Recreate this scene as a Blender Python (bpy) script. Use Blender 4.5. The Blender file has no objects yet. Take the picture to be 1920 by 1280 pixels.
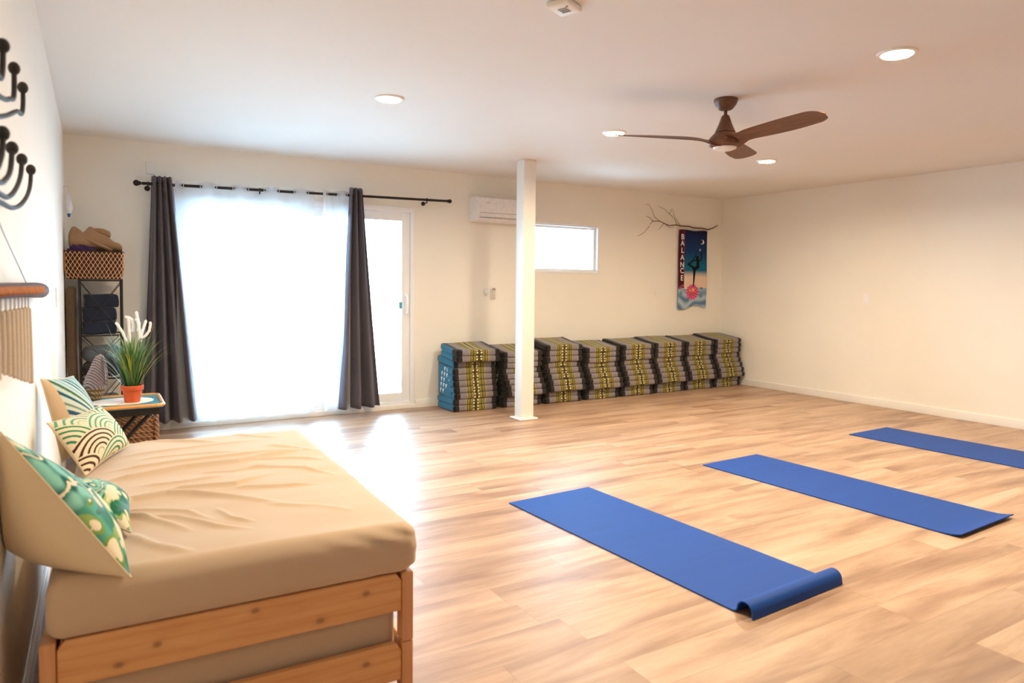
import bpy, bmesh, math, random
from math import sin, cos, pi, radians, sqrt, atan2, exp, floor as ifloor
from mathutils import Vector, Matrix, noise as mnoise
random.seed(7)
S = bpy.context.scene
COL = S.collection

# ------------------------------------------------------------------ camera
cd = bpy.data.cameras.new('camera'); cam = bpy.data.objects.new('camera', cd); COL.objects.link(cam)
S.camera = cam
yaw, pitch, roll = 0.538345, 0.044508, 0.0096014
fw = Vector((sin(yaw)*cos(pitch), cos(yaw)*cos(pitch), -sin(pitch)))
r0 = Vector((cos(yaw), -sin(yaw), 0)); u0 = r0.cross(fw)
rt = r0*cos(roll)+u0*sin(roll); up = -r0*sin(roll)+u0*cos(roll)
m = Matrix((rt, up, -fw)).transposed().to_4x4(); m.translation = (0, 0, 1.29365)
cam.matrix_world = m
cd.sensor_width = 36; cd.lens = 1309.26/1920*36
cd.shift_y = -47.3/1920
cd.clip_start = .02
cd.dof.use_dof = True; cd.dof.focus_distance = 5.4; cd.dof.aperture_fstop = 3.6

# ------------------------------------------------------------------ world, exposure
XL, XR, YB, YF, H = -.2035, 7.3835, 6.7713, -3.2, 2.4835
W = bpy.data.worlds.new('sky'); S.world = W; W.use_nodes = True
bg = W.node_tree.nodes['Background']
bg.inputs[0].default_value = (.46, .74, 1.0, 1); bg.inputs[1].default_value = 29.0
S.view_settings.view_transform = 'Standard'; S.view_settings.look = 'None'
S.view_settings.gamma = 1; S.view_settings.use_curve_mapping = False
S.view_settings.exposure = 0.36
S.cycles.use_denoising = True
S.cycles.max_bounces = 10; S.cycles.diffuse_bounces = 6; S.cycles.transparent_max_bounces = 12
S.cycles.sample_clamp_indirect = 12
LAMP_W = 30.0

def portal(name, loc, sx, sz):
    l = bpy.data.lights.new(name, 'AREA'); l.shape = 'RECTANGLE'; l.size = sx; l.size_y = sz
    l.cycles.is_portal = True
    o = bpy.data.objects.new(name, l); COL.objects.link(o)
    o.location = loc; o.rotation_euler = (radians(-90), 0, 0)   # emits towards -y
portal('door_daylight_portal', (1.72, YB+.22, 1.06), 2.3, 2.05)
portal('window_daylight_portal', (4.76, YB+.22, 1.73), 1.04, .6)

# ------------------------------------------------------------------ materials
def new_mat(name):
    m = bpy.data.materials.new(name); m.use_nodes = True
    nt = m.node_tree; b = nt.nodes['Principled BSDF']
    return m, nt, b
def N(nt, t, **kw):
    n = nt.nodes.new(t)
    for k, v in kw.items(): setattr(n, k, v)
    return n
def math_n(nt, op, a, b=None, c=None):
    n = nt.nodes.new('ShaderNodeMath'); n.operation = op
    for i, v in enumerate((a, b, c)):
        if v is None: continue
        if isinstance(v, (int, float)): n.inputs[i].default_value = v
        else: nt.links.new(v, n.inputs[i])
    return n.outputs[0]
def mixc(nt, f, a, b, mode='MIX'):
    n = nt.nodes.new('ShaderNodeMix'); n.data_type = 'RGBA'; n.blend_type = mode
    for s, v in ((n.inputs[0], f), (n.inputs[6], a), (n.inputs[7], b)):
        if isinstance(v, (int, float)): s.default_value = v
        elif isinstance(v, tuple): s.default_value = (*v, 1) if len(v) == 3 else v
        else: nt.links.new(v, s)
    return n.outputs[2]
def ramp(nt, fac, stops, interp='LINEAR'):
    n = nt.nodes.new('ShaderNodeValToRGB'); cr = n.color_ramp; cr.interpolation = interp
    while len(cr.elements) < len(stops): cr.elements.new(.5)
    for e, (p, c) in zip(cr.elements, stops):
        e.position = p; e.color = (*c, 1) if len(c) == 3 else c
    nt.links.new(fac, n.inputs[0]); return n.outputs[0]
def objco(nt, scale=(1, 1, 1), rot=(0, 0, 0)):
    t = N(nt, 'ShaderNodeTexCoord'); mp = N(nt, 'ShaderNodeMapping')
    mp.inputs['Scale'].default_value = scale; mp.inputs['Rotation'].default_value = rot
    nt.links.new(t.outputs['Object'], mp.inputs[0]); return mp.outputs[0]
def noise_t(nt, vec, scale, detail=3, rough=.5, dist=0):
    n = N(nt, 'ShaderNodeTexNoise'); nt.links.new(vec, n.inputs['Vector'])
    n.inputs['Scale'].default_value = scale; n.inputs['Detail'].default_value = detail
    n.inputs['Roughness'].default_value = rough; n.inputs['Distortion'].default_value = dist
    return n.outputs[0]
def bump(nt, b, h, strength=.3, dist=.01):
    n = N(nt, 'ShaderNodeBump'); n.inputs['Strength'].default_value = strength; n.inputs['Distance'].default_value = dist
    nt.links.new(h, n.inputs['Height']); nt.links.new(n.outputs[0], b.inputs['Normal'])
def srgb(r, g, b):
    f = lambda c: (c/255/12.92) if c/255 <= .04045 else ((c/255+.055)/1.055)**2.4
    return (f(r), f(g), f(b))
def plain(name, col, rough=.6, metal=0, nscale=0, namt=.06, bumps=0, bscale=200, spec=.5, sheen=0):
    m, nt, b = new_mat(name)
    b.inputs['Base Color'].default_value = (*col, 1); b.inputs['Roughness'].default_value = rough
    b.inputs['Metallic'].default_value = metal; b.inputs['Specular IOR Level'].default_value = spec
    if sheen: b.inputs['Sheen Weight'].default_value = sheen
    co = objco(nt)
    n1 = noise_t(nt, co, nscale or 30, 3)
    dk = tuple(max(0, c*(1-namt)) for c in col); lt = tuple(min(1, c*(1+namt)) for c in col)
    nt.links.new(ramp(nt, n1, [(.3, dk), (.7, lt)]), b.inputs['Base Color'])
    if bumps: bump(nt, b, noise_t(nt, co, bscale, 2), bumps, .002)
    return m
def emis(name, col, st):
    m, nt, b = new_mat(name)
    b.inputs['Emission Color'].default_value = (*col, 1); b.inputs['Emission Strength'].default_value = st
    b.inputs['Base Color'].default_value = (*col, 1)
    return m

PAINT = plain('wall_paint', (.86, .83, .76), .75, nscale=2, namt=.012, bumps=.05, bscale=90)
CEIL = plain('ceiling_paint', (.79, .765, .73), .8, nscale=1.2, namt=.012, bumps=.06, bscale=60)
TRIM = plain('white_trim', (.84, .82, .78), .45, nscale=4, namt=.01)
VINYL = plain('white_vinyl', (.86, .87, .88), .35, nscale=4, namt=.01)
BLACK = plain('black_metal', (.018, .016, .016), .45, .3, nscale=40, namt=.3)
IRON = plain('dark_iron', (.03, .027, .028), .75, .1, nscale=60, namt=.3)
CHROME = plain('brushed_metal', (.6, .6, .58), .3, 1)
CONC = plain('patio_concrete', (.55, .55, .53), .9, nscale=5, namt=.1)

def floor_mat():
    m, nt, b = new_mat('oak_plank_floor')
    tc = N(nt, 'ShaderNodeTexCoord'); sep = N(nt, 'ShaderNodeSeparateXYZ'); nt.links.new(tc.outputs['Object'], sep.inputs[0])
    PW, PL = .182, 1.22
    ry = math_n(nt, 'DIVIDE', sep.outputs[1], PW); row = math_n(nt, 'FLOOR', ry)
    wn = N(nt, 'ShaderNodeTexWhiteNoise', noise_dimensions='1D'); nt.links.new(row, wn.inputs['W'])
    px = math_n(nt, 'ADD', math_n(nt, 'DIVIDE', sep.outputs[0], PL), math_n(nt, 'MULTIPLY', wn.outputs[0], 7.3))
    colm = math_n(nt, 'FLOOR', px)
    pid = N(nt, 'ShaderNodeCombineXYZ'); nt.links.new(row, pid.inputs[0]); nt.links.new(colm, pid.inputs[1])
    wn2 = N(nt, 'ShaderNodeTexWhiteNoise', noise_dimensions='3D'); nt.links.new(pid.outputs[0], wn2.inputs[0])
    # grain coordinates: shifted per plank, stretched along x
    gx = math_n(nt, 'ADD', math_n(nt, 'MULTIPLY', sep.outputs[0], .62), math_n(nt, 'MULTIPLY', wn2.outputs[0], 37))
    gy = math_n(nt, 'ADD', math_n(nt, 'MULTIPLY', sep.outputs[1], 4.2), math_n(nt, 'MULTIPLY', wn2.outputs[0], 91))
    gv = N(nt, 'ShaderNodeCombineXYZ'); nt.links.new(gx, gv.inputs[0]); nt.links.new(gy, gv.inputs[1])
    n1 = noise_t(nt, gv.outputs[0], 1.6, 5, .6, .5)
    c1 = ramp(nt, n1, [(.28, srgb(150, 116, 94)), (.42, srgb(174, 141, 116)), (.55, srgb(190, 158, 132)), (.75, srgb(202, 174, 150))])
    gv2 = N(nt, 'ShaderNodeCombineXYZ')
    nt.links.new(math_n(nt, 'MULTIPLY', gx, 3.0), gv2.inputs[0]); nt.links.new(math_n(nt, 'MULTIPLY', gy, 5.0), gv2.inputs[1])
    n2 = noise_t(nt, gv2.outputs[0], 2.2, 6, .7, 1.0)
    c2 = mixc(nt, .55, c1, ramp(nt, n2, [(.3, (.80, .77, .75)), (.5, (.96, .955, .95)), (.7, (1, 1, 1))]), 'MULTIPLY')
    # sparse dark figure
    n3 = noise_t(nt, gv.outputs[0], .9, 2, .5, 1.2)
    c3 = mixc(nt, ramp(nt, n3, [(.54, (0, 0, 0)), (.70, (.7, .7, .7))]), c2, srgb(132, 98, 80), 'MIX')
    tint = ramp(nt, wn2.outputs[0], [(0, (.84, .82, .81)), (.5, (.96, .96, .96)), (1, (1.04, 1.03, 1.02))])
    c4 = mixc(nt, 1.0, c3, tint, 'MULTIPLY')
    fy = math_n(nt, 'FRACT', ry); fx = math_n(nt, 'FRACT', px)
    ey = math_n(nt, 'LESS_THAN', math_n(nt, 'MINIMUM', fy, math_n(nt, 'SUBTRACT', 1, fy)), .006)
    ex = math_n(nt, 'LESS_THAN', math_n(nt, 'MINIMUM', fx, math_n(nt, 'SUBTRACT', 1, fx)), .0009)
    seam = math_n(nt, 'MAXIMUM', ey, ex)
    c5 = mixc(nt, math_n(nt, 'MULTIPLY', seam, .45), c4, srgb(120, 84, 60), 'MIX')
    nt.links.new(c5, b.inputs['Base Color'])
    nt.links.new(ramp(nt, n2, [(.3, (.46, .46, .46)), (.7, (.34, .34, .34))]), b.inputs['Roughness'])
    b.inputs['Specular IOR Level'].default_value = .5
    bump(nt, b, math_n(nt, 'SUBTRACT', math_n(nt, 'MULTIPLY', n2, .35), seam), .08, .001)
    return m
FLOOR = floor_mat()

def wood(name, base, dark, axis=0, scale=1, knots=True, rough=.5):
    m, nt, b = new_mat(name)
    sc = [9, 9, 9]; sc[axis] = .9
    co = objco(nt, tuple(s*scale for s in sc))
    n = noise_t(nt, co, 2.2, 4, .55, 1.6)
    w = N(nt, 'ShaderNodeTexWave'); w.wave_type = 'BANDS'; w.bands_direction = 'Z' if axis != 2 else 'X'
    nt.links.new(co, w.inputs[0]); w.inputs['Scale'].default_value = 1.1; w.inputs['Distortion'].default_value = 5
    w.inputs['Detail'].default_value = 3
    c = mixc(nt, .3, ramp(nt, n, [(.3, dark), (.65, base)]), ramp(nt, w.outputs[0], [(0, dark), (.5, base), (1, base)]))
    for q in (knots if isinstance(knots, tuple) else ()):
        tc = N(nt, 'ShaderNodeTexCoord'); mp = N(nt, 'ShaderNodeMapping'); mp.vector_type = 'POINT'
        mp.inputs['Location'].default_value = (-q[0]*.7, 0, -q[1]); mp.inputs['Scale'].default_value = (.7, 0, 1)
        nt.links.new(tc.outputs['Object'], mp.inputs[0])
        ln = N(nt, 'ShaderNodeVectorMath'); ln.operation = 'LENGTH'; nt.links.new(mp.outputs[0], ln.inputs[0])
        dd = math_n(nt, 'ADD', ln.outputs['Value'], math_n(nt, 'MULTIPLY', math_n(nt, 'SUBTRACT', n, .5), .008))
        c = mixc(nt, ramp(nt, math_n(nt, 'MULTIPLY', dd, 20), [(.03, (.85, .85, .85)), (.14, (.55, .55, .55)), (.2, (.12, .12, .12)), (.42, (0, 0, 0))]), c, tuple(x*.42 for x in dark))
    nt.links.new(c, b.inputs['Base Color']); b.inputs['Roughness'].default_value = rough
    bump(nt, b, n, .08, .002)
    return m
KN = ((.49, .188), (.666, .12), (.252, .154), (.165, .122), (.80, .17))
PINE_X = wood('pine_along_x', srgb(230, 176, 118), srgb(208, 144, 88), 0, knots=KN)
PINE_Y = wood('pine_along_y', srgb(226, 176, 126), srgb(206, 146, 96), 1)
PINE_Z = wood('pine_post', srgb(220, 164, 114), srgb(198, 134, 86), 2, knots=False)
WALNUT = wood('walnut_fan', srgb(118, 78, 56), srgb(82, 52, 38), 0, 2, False, .45)
DRIFT = wood('dark_hanging_bar', srgb(96, 66, 56), srgb(58, 40, 36), 1, 2, False, .85)

def fabric(name, col, var=.08, sc=300, bs=.3, rough=.9, sheen=.2):
    m, nt, b = new_mat(name); co = objco(nt)
    n = noise_t(nt, co, sc, 2); n2 = noise_t(nt, co, 6, 3)
    c = ramp(nt, n, [(.3, tuple(x*(1-var) for x in col)), (.7, tuple(min(1, x*(1+var)) for x in col))])
    c = mixc(nt, .25, c, ramp(nt, n2, [(.3, tuple(x*.93 for x in col)), (.7, col)]))
    nt.links.new(c, b.inputs['Base Color']); b.inputs['Roughness'].default_value = rough
    b.inputs['Sheen Weight'].default_value = sheen; b.inputs['Specular IOR Level'].default_value = .2
    bump(nt, b, n, bs, .001)
    return m
SHEET = fabric('tan_sheet', srgb(200, 175, 148), .03, 500, .12, sheen=.3)
CURT = fabric('charcoal_curtain', srgb(92, 88, 98), .10, 260, .3)
NAVY = fabric('navy_blanket', srgb(34, 40, 56), .2, 160, .6)
BOLST = fabric('grey_blue_bolster', srgb(84, 90, 100), .15, 160, .4)
DARKB = fabric('charcoal_bolster', srgb(58, 54, 58), .15, 160, .4)
BROWNF = fabric('dark_brown_felt', srgb(96, 78, 62), .2, 100, .6)
TANB = fabric('brown_knit_blanket', srgb(152, 118, 88), .15, 220, .8)
PURP = fabric('purple_cloth', srgb(58, 38, 82), .15, 200, .5)
CREAMF = fabric('cream_cord', srgb(206, 188, 168), .06, 200, .3)
TEAL = fabric('teal_cotton', srgb(24, 112, 146), .12, 200, .3)
BLKF = fabric('black_cotton', srgb(24, 20, 21), .15, 200, .3)
WHTF = fabric('white_cotton', srgb(225, 232, 236), .03, 200, .2)
LINEN = fabric('cream_linen', srgb(222, 202, 170), .04, 400, .2)
DOILY = fabric('cream_doily', srgb(236, 222, 204), .08, 120, .5)

def sheer_mat():
    m = bpy.data.materials.new('sheer_white_voile'); m.use_nodes = True; nt = m.node_tree; nt.nodes.clear()
    o = N(nt, 'ShaderNodeOutputMaterial'); tr = N(nt, 'ShaderNodeBsdfTranslucent'); df = N(nt, 'ShaderNodeBsdfDiffuse'); tp = N(nt, 'ShaderNodeBsdfTransparent')
    tr.inputs[0].default_value = (.93, .96, 1, 1); df.inputs[0].default_value = (.9, .93, .96, 1); tp.inputs[0].default_value = (.97, .985, 1, 1)
    co = objco(nt, (1, 1, 1)); n = noise_t(nt, co, 300, 1)
    a = N(nt, 'ShaderNodeMixShader'); a.inputs[0].default_value = .4; nt.links.new(tr.outputs[0], a.inputs[1]); nt.links.new(df.outputs[0], a.inputs[2])
    b = N(nt, 'ShaderNodeMixShader'); nt.links.new(ramp(nt, n, [(.3, (.42, .42, .42)), (.7, (.52, .52, .52))]), b.inputs[0])
    nt.links.new(a.outputs[0], b.inputs[1]); nt.links.new(tp.outputs[0], b.inputs[2]); nt.links.new(b.outputs[0], o.inputs[0])
    return m
SHEER = sheer_mat()
def glass_mat():
    m = bpy.data.materials.new('clear_glass'); m.use_nodes = True; nt = m.node_tree; nt.nodes.clear()
    o = N(nt, 'ShaderNodeOutputMaterial'); g = N(nt, 'ShaderNodeBsdfGlossy'); tp = N(nt, 'ShaderNodeBsdfTransparent')
    g.inputs['Roughness'].default_value = .02; tp.inputs[0].default_value = (.95, .97, .97, 1)
    f = N(nt, 'ShaderNodeFresnel'); f.inputs[0].default_value = 1.45
    x = N(nt, 'ShaderNodeMixShader'); nt.links.new(f.outputs[0], x.inputs[0]); nt.links.new(tp.outputs[0], x.inputs[1]); nt.links.new(g.outputs[0], x.inputs[2])
    nt.links.new(x.outputs[0], o.inputs[0]); return m
GLASS = glass_mat()

def vcol_mat(name, rough=.85, bs=.25, sc=350, attr='Col'):
    m, nt, b = new_mat(name)
    a = N(nt, 'ShaderNodeAttribute'); a.attribute_name = attr
    n = noise_t(nt, objco(nt), sc, 2)
    c = mixc(nt, .25, a.outputs[0], ramp(nt, n, [(.3, (.85, .85, .85)), (.7, (1, 1, 1))]), 'MULTIPLY')
    nt.links.new(c, b.inputs['Base Color']); b.inputs['Roughness'].default_value = rough
    b.inputs['Specular IOR Level'].default_value = .2
    bump(nt, b, n, bs, .001); return m
PRINT = vcol_mat('printed_fabric')

def yoga_mat_m(name, col):
    m, nt, b = new_mat(name); co = objco(nt)
    v = N(nt, 'ShaderNodeTexVoronoi'); nt.links.new(co, v.inputs[0]); v.inputs['Scale'].default_value = 260
    n = noise_t(nt, objco(nt, (.6, 8, 1)), 2.5, 3)
    c = mixc(nt, .5, ramp(nt, v.outputs[0], [(0, tuple(x*.8 for x in col)), (.8, tuple(min(1, x*1.15) for x in col))]), ramp(nt, n, [(.35, tuple(x*.85 for x in col)), (.7, col)]))
    nt.links.new(c, b.inputs['Base Color']); b.inputs['Roughness'].default_value = .6; b.inputs['Specular IOR Level'].default_value = .3
    bump(nt, b, math_n(nt, 'ADD', v.outputs[0], math_n(nt, 'MULTIPLY', n, 2)), .25, .001); return m
YBLUE = yoga_mat_m('blue_mat_foam', srgb(10, 68, 150))

def thai_mat():
    """woven front of the triangle cushions: grey ground, olive bands, yellow lines, pale motifs"""
    m, nt, b = new_mat('thai_woven_cotton')
    tc = N(nt, 'ShaderNodeTexCoord'); sep = N(nt, 'ShaderNodeSeparateXYZ'); nt.links.new(tc.outputs['Object'], sep.inputs[0])
    z, y = sep.outputs[2], sep.outputs[1]
    at = N(nt, 'ShaderNodeAttribute'); at.attribute_name = 'Col'; sp2 = N(nt, 'ShaderNodeSeparateColor'); nt.links.new(at.outputs[0], sp2.inputs[0])
    ax = math_n(nt, 'ABSOLUTE', math_n(nt, 'SUBTRACT', sp2.outputs[0], .5))
    grey, olive, dk, yel, cream, blk = srgb(132, 124, 130), srgb(112, 100, 38), srgb(62, 52, 24), srgb(196, 182, 90), srgb(232, 220, 158), srgb(24, 20, 21)
    f = math_n(nt, 'MULTIPLY', ax, 4.0)   # 0..1 over 0..0.25
    st = [(0, dk), (.028, olive), (.034, dk), (.155, yel), (.170, olive), (.215, yel), (.230, dk), (.265, olive), (.33, yel), (.345, dk), (.37, olive), (.42, yel), (.437, grey), (.76, blk)]
    base = ramp(nt, f, st, 'CONSTANT')
    # motifs in the dark columns
    d = math_n(nt, 'ABSOLUTE', math_n(nt, 'SUBTRACT', ax, .0235))
    arc = math_n(nt, 'ADD', z, math_n(nt, 'MULTIPLY', y, 1.0))
    fz = math_n(nt, 'ABSOLUTE', math_n(nt, 'SUBTRACT', math_n(nt, 'FRACT', math_n(nt, 'DIVIDE', arc, .0308)), .5))
    r = math_n(nt, 'ADD', math_n(nt, 'POWER', math_n(nt, 'DIVIDE', d, .0095), 2), math_n(nt, 'POWER', math_n(nt, 'DIVIDE', fz, .32), 2))
    mot = math_n(nt, 'LESS_THAN', r, 1)
    c = mixc(nt, mot, base, cream)
    n = noise_t(nt, tc.outputs['Object'], 350, 2)
    c = mixc(nt, .35, c, ramp(nt, n, [(.3, (.72, .72, .72)), (.7, (1, 1, 1))]), 'MULTIPLY')
    nt.links.new(c, b.inputs['Base Color']); b.inputs['Roughness'].default_value = .85
    b.inputs['Sheen Weight'].default_value = .15
    bump(nt, b, n, .3, .001); return m
THAI = thai_mat()

def weave_mat(name, c1, c2, su=60, sv=60):
    m, nt, b = new_mat(name)
    co = objco(nt)
    a = N(nt, 'ShaderNodeTexWave'); a.bands_direction = 'Z'; nt.links.new(co, a.inputs[0]); a.inputs['Scale'].default_value = su; a.inputs['Distortion'].default_value = 1.5
    w = N(nt, 'ShaderNodeTexWave'); w.bands_direction = 'DIAGONAL'; nt.links.new(co, w.inputs[0]); w.inputs['Scale'].default_value = sv; w.inputs['Distortion'].default_value = 1.5
    h = math_n(nt, 'MULTIPLY', a.outputs[0], w.outputs[0])
    nt.links.new(ramp(nt, h, [(.05, c2), (.5, c1)]), b.inputs['Base Color']); b.inputs['Roughness'].default_value = .7
    bump(nt, b, h, .8, .004); return m
WICK = weave_mat('honey_wicker', srgb(204, 158, 116), srgb(110, 72, 46), 40, 18)
CROCH = weave_mat('crochet_yarn', srgb(214, 196, 200), srgb(112, 94, 98), 42, 26)
STRAW = weave_mat('straw_base', srgb(190, 160, 116), srgb(112, 86, 58), 10, 30)
RUST = weave_mat('brown_basket_panel', srgb(84, 48, 32), srgb(50, 26, 18), 60, 60)
CANE = plain('pale_cane', srgb(222, 172, 128), .55, nscale=40, namt=.12)
TERRA = plain('terracotta', srgb(216, 96, 52), .8, nscale=30, namt=.08, bumps=.2, bscale=120)
SOIL = plain('dark_soil', srgb(60, 44, 34), .95, nscale=80, namt=.3)
LAMPG = emis('lamp_diffuser', (1, .86, .66), 22)
FANLENS = plain('frosted_lens', (.86, .84, .82), .4)
ORANGE = plain('orange_wood_rim', srgb(222, 160, 84), .4, nscale=20, namt=.06)
TEALP = plain('teal_paint', srgb(52, 128, 146), .4, nscale=14, namt=.1)
ACW = plain('ac_white_plastic', (.80, .79, .80), .3)
GREYP = plain('grey_plastic', (.30, .29, .27), .4)
BLUEP = plain('blue_plastic', srgb(36, 90, 170), .3)
CLEARP = plain('translucent_white_plastic', (.75, .78, .82), .3)
BURL = plain('maroon_cloth', srgb(74, 22, 38), .85)
def leaf_mat():
    m, nt, b = new_mat('grass_leaf'); a = N(nt, 'ShaderNodeAttribute'); a.attribute_name = 'Col'
    nt.links.new(a.outputs[0], b.inputs['Base Color']); b.inputs['Roughness'].default_value = .45; return m
LEAF = leaf_mat()
PLUME = plain('white_plume', srgb(252, 248, 250), .9, nscale=300, namt=.1, bumps=.5, bscale=400)

# ------------------------------------------------------------------ mesh helpers
class MB:
    def __init__(s): s.v = []; s.f = []; s.m = []; s.c = None
    def add(s, vs, fs, mat=0, M=None):
        o = len(s.v)
        s.v += [tuple(M @ Vector(p)) if M else tuple(p) for p in vs]
        s.f += [tuple(i+o for i in f) for f in fs]
        s.m += [mat]*len(fs) if isinstance(mat, int) else list(mat)
        return s
    def box(s, lo, hi, mat=0, M=None, bev=0.0, seg=2):
        c = [(a+b)/2 for a, b in zip(lo, hi)]; sz = [abs(b-a) for a, b in zip(lo, hi)]
        return s.rbox(c, sz, min(bev, min(sz)*.49), (1, 1, 1), seg, mat, M)
    def rbox(s, c, size, r, n=(1, 1, 1), k=3, mat=0, M=None, warp=None, fm=None):
        h = [x/2 for x in size]
        ax = []
        for i in range(3):
            L = [-h[i]]
            if r > 1e-6: L += [-h[i]+r*(1-cos(j/k*pi/2)) if False else -h[i]+r*j/k for j in range(1, k+1)]
            a, b = (-h[i]+r, h[i]-r)
            L += [a+(b-a)*j/n[i] for j in range(1, n[i])] if r > 1e-6 else [a+(b-a)*j/n[i] for j in range(1, n[i])]
            if r > 1e-6: L += [h[i]-r*j/k for j in range(k, 0, -1)]
            L += [h[i]]; ax.append(L)
        idx = {}; vs = []; fs = []; ms = []
        def P(i, j, l):
            key = (i, j, l)
            if key in idx: return idx[key]
            p = [ax[0][i], ax[1][j], ax[2][l]]
            if r > 1e-6:
                inn = [max(-(h[q]-r), min(h[q]-r, p[q])) for q in range(3)]
                d = Vector([p[q]-inn[q] for q in range(3)])
                if d.length > 0: d = d.normalized()*r
                p = [inn[q]+d[q] for q in range(3)]
            p = [p[q]+c[q] for q in range(3)]
            if warp: p = warp(*p)
            idx[key] = len(vs); vs.append(p); return idx[key]
        nx, ny, nz = len(ax[0])-1, len(ax[1])-1, len(ax[2])-1
        def Q(a, b, c_, d):
            fs.append((a, b, c_, d))
        for i in range(nx):
            for j in range(ny):
                Q(P(i, j, 0), P(i, j+1, 0), P(i+1, j+1, 0), P(i+1, j, 0)); Q(P(i, j, nz), P(i+1, j, nz), P(i+1, j+1, nz), P(i, j+1, nz))
        for i in range(nx):
            for l in range(nz):
                Q(P(i, 0, l), P(i+1, 0, l), P(i+1, 0, l+1), P(i, 0, l+1)); Q(P(i, ny, l), P(i, ny, l+1), P(i+1, ny, l+1), P(i+1, ny, l))
        for j in range(ny):
            for l in range(nz):
                Q(P(0, j, l), P(0, j, l+1), P(0, j+1, l+1), P(0, j+1, l)); Q(P(nx, j, l), P(nx, j+1, l), P(nx, j+1, l+1), P(nx, j, l+1))
        if fm: ms = [fm(sum((Vector(vs[q]) for q in f), Vector())/4) for f in fs]
        else: ms = mat
        return s.add(vs, fs, ms, M)
    def tube(s, pts, rad, n=8, mat=0, M=None, cap=True, flat=1.0):
        pts = [Vector(p) for p in pts]; k = len(pts)
        rr = rad if isinstance(rad, (list, tuple)) else [rad]*k
        vs = []; fs = []
        t0 = (pts[1]-pts[0]).normalized(); ref = Vector((0, 0, 1)) if abs(t0.z) < .9 else Vector((1, 0, 0))
        nrm = t0.cross(ref).normalized()
        for i in range(k):
            t = (pts[min(i+1, k-1)]-pts[max(i-1, 0)]).normalized()
            nrm = (nrm-t*nrm.dot(t)).normalized(); b = t.cross(nrm)
            for j in range(n):
                a = 2*pi*j/n; vs.append(pts[i]+nrm*cos(a)*rr[i]+b*sin(a)*rr[i]*flat)
        for i in range(k-1):
            for j in range(n):
                fs.append((i*n+j, i*n+(j+1) % n, (i+1)*n+(j+1) % n, (i+1)*n+j))
        if cap: fs.append(tuple(range(n-1, -1, -1))); fs.append(tuple((k-1)*n+j for j in range(n)))
        return s.add(vs, fs, mat, M)
    def lathe(s, prof, n=24, mat=0, M=None, c=(0, 0, 0)):
        vs = []; fs = []
        for r, z in prof:
            for j in range(n):
                a = 2*pi*j/n; vs.append((c[0]+r*cos(a), c[1]+r*sin(a), c[2]+z))
        k = len(prof)
        for i in range(k-1):
            for j in range(n): fs.append((i*n+j, i*n+(j+1) % n, (i+1)*n+(j+1) % n, (i+1)*n+j))
        if prof[0][0] > 1e-5: fs.append(tuple(range(n-1, -1, -1)))
        if prof[-1][0] > 1e-5: fs.append(tuple((k-1)*n+j for j in range(n)))
        return s.add(vs, fs, mat, M)
    def sphere(s, c, r, n=12, mat=0, sc=(1, 1, 1), M=None):
        k = n//2+1; prof = [(max(1e-4, r*sin(pi*i/(k-1))), -r*cos(pi*i/(k-1))) for i in range(k)]
        vs = MB().lathe(prof, n); 
        return s.add([(c[0]+v[0]*sc[0], c[1]+v[1]*sc[1], c[2]+v[2]*sc[2]) for v in vs.v], vs.f, mat, M)
    def torus(s, c, R, r, axis='x', n=20, k=6, mat=0, M=None):
        pts = []
        for i in range(n+1):
            a = 2*pi*i/n
            p = {'x': (0, R*cos(a), R*sin(a)), 'y': (R*cos(a), 0, R*sin(a)), 'z': (R*cos(a), R*sin(a), 0)}[axis]
            pts.append([p[q]+c[q] for q in range(3)])
        return s.tube(pts, r, k, mat, M, cap=False)
    def grid(s, fn, nu, nv, mat=0, M=None):
        vs = [fn(i/nu, j/nv) for j in range(nv+1) for i in range(nu+1)]
        fs = [(j*(nu+1)+i, j*(nu+1)+i+1, (j+1)*(nu+1)+i+1, (j+1)*(nu+1)+i) for j in range(nv) for i in range(nu)]
        return s.add(vs, fs, mat, M)
    def build(s, name, mats, parent=None, smooth=True, angle=40, cols=None, loc=None):
        me = bpy.data.meshes.new(name); me.from_pydata(s.v, [], s.f)
        for mt in (mats if isinstance(mats, (list, tuple)) else [mats]): me.materials.append(mt)
        me.polygons.foreach_set('material_index', s.m)
        me.update(); bm = bmesh.new(); bm.from_mesh(me); bmesh.ops.recalc_face_normals(bm, faces=bm.faces); bm.to_mesh(me); bm.free()
        if cols:
            ca = me.color_attributes.new('Col', 'FLOAT_COLOR', 'POINT')
            flat = []
            for c in cols: flat += [c[0], c[1], c[2], 1]
            ca.data.foreach_set('color', flat)
        if smooth:
            me.polygons.foreach_set('use_smooth', [True]*len(me.polygons))
            me.set_sharp_from_angle(angle=radians(angle))
        o = bpy.data.objects.new(name, me); COL.objects.link(o)
        if parent: o.parent = parent
        if loc: o.location = loc
        return o
def empty(name, loc, label, cat, group=None, rotz=0):
    o = bpy.data.objects.new(name, None); COL.objects.link(o); o.location = loc; o.rotation_euler = (0, 0, rotz)
    o.empty_display_size = .1
    o['label'] = label; o['category'] = cat
    if group: o['group'] = group
    return o
def tag(o, label, cat, group=None):
    o['label'] = label; o['category'] = cat
    if group: o['group'] = group
    return o
def struct(o): o['kind'] = 'structure'; return o
def copy_tree(o, parent=None):
    c = o.copy(); COL.objects.link(c); c.parent = parent
    for ch in list(o.children): copy_tree(ch, c)
    return c

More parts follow.
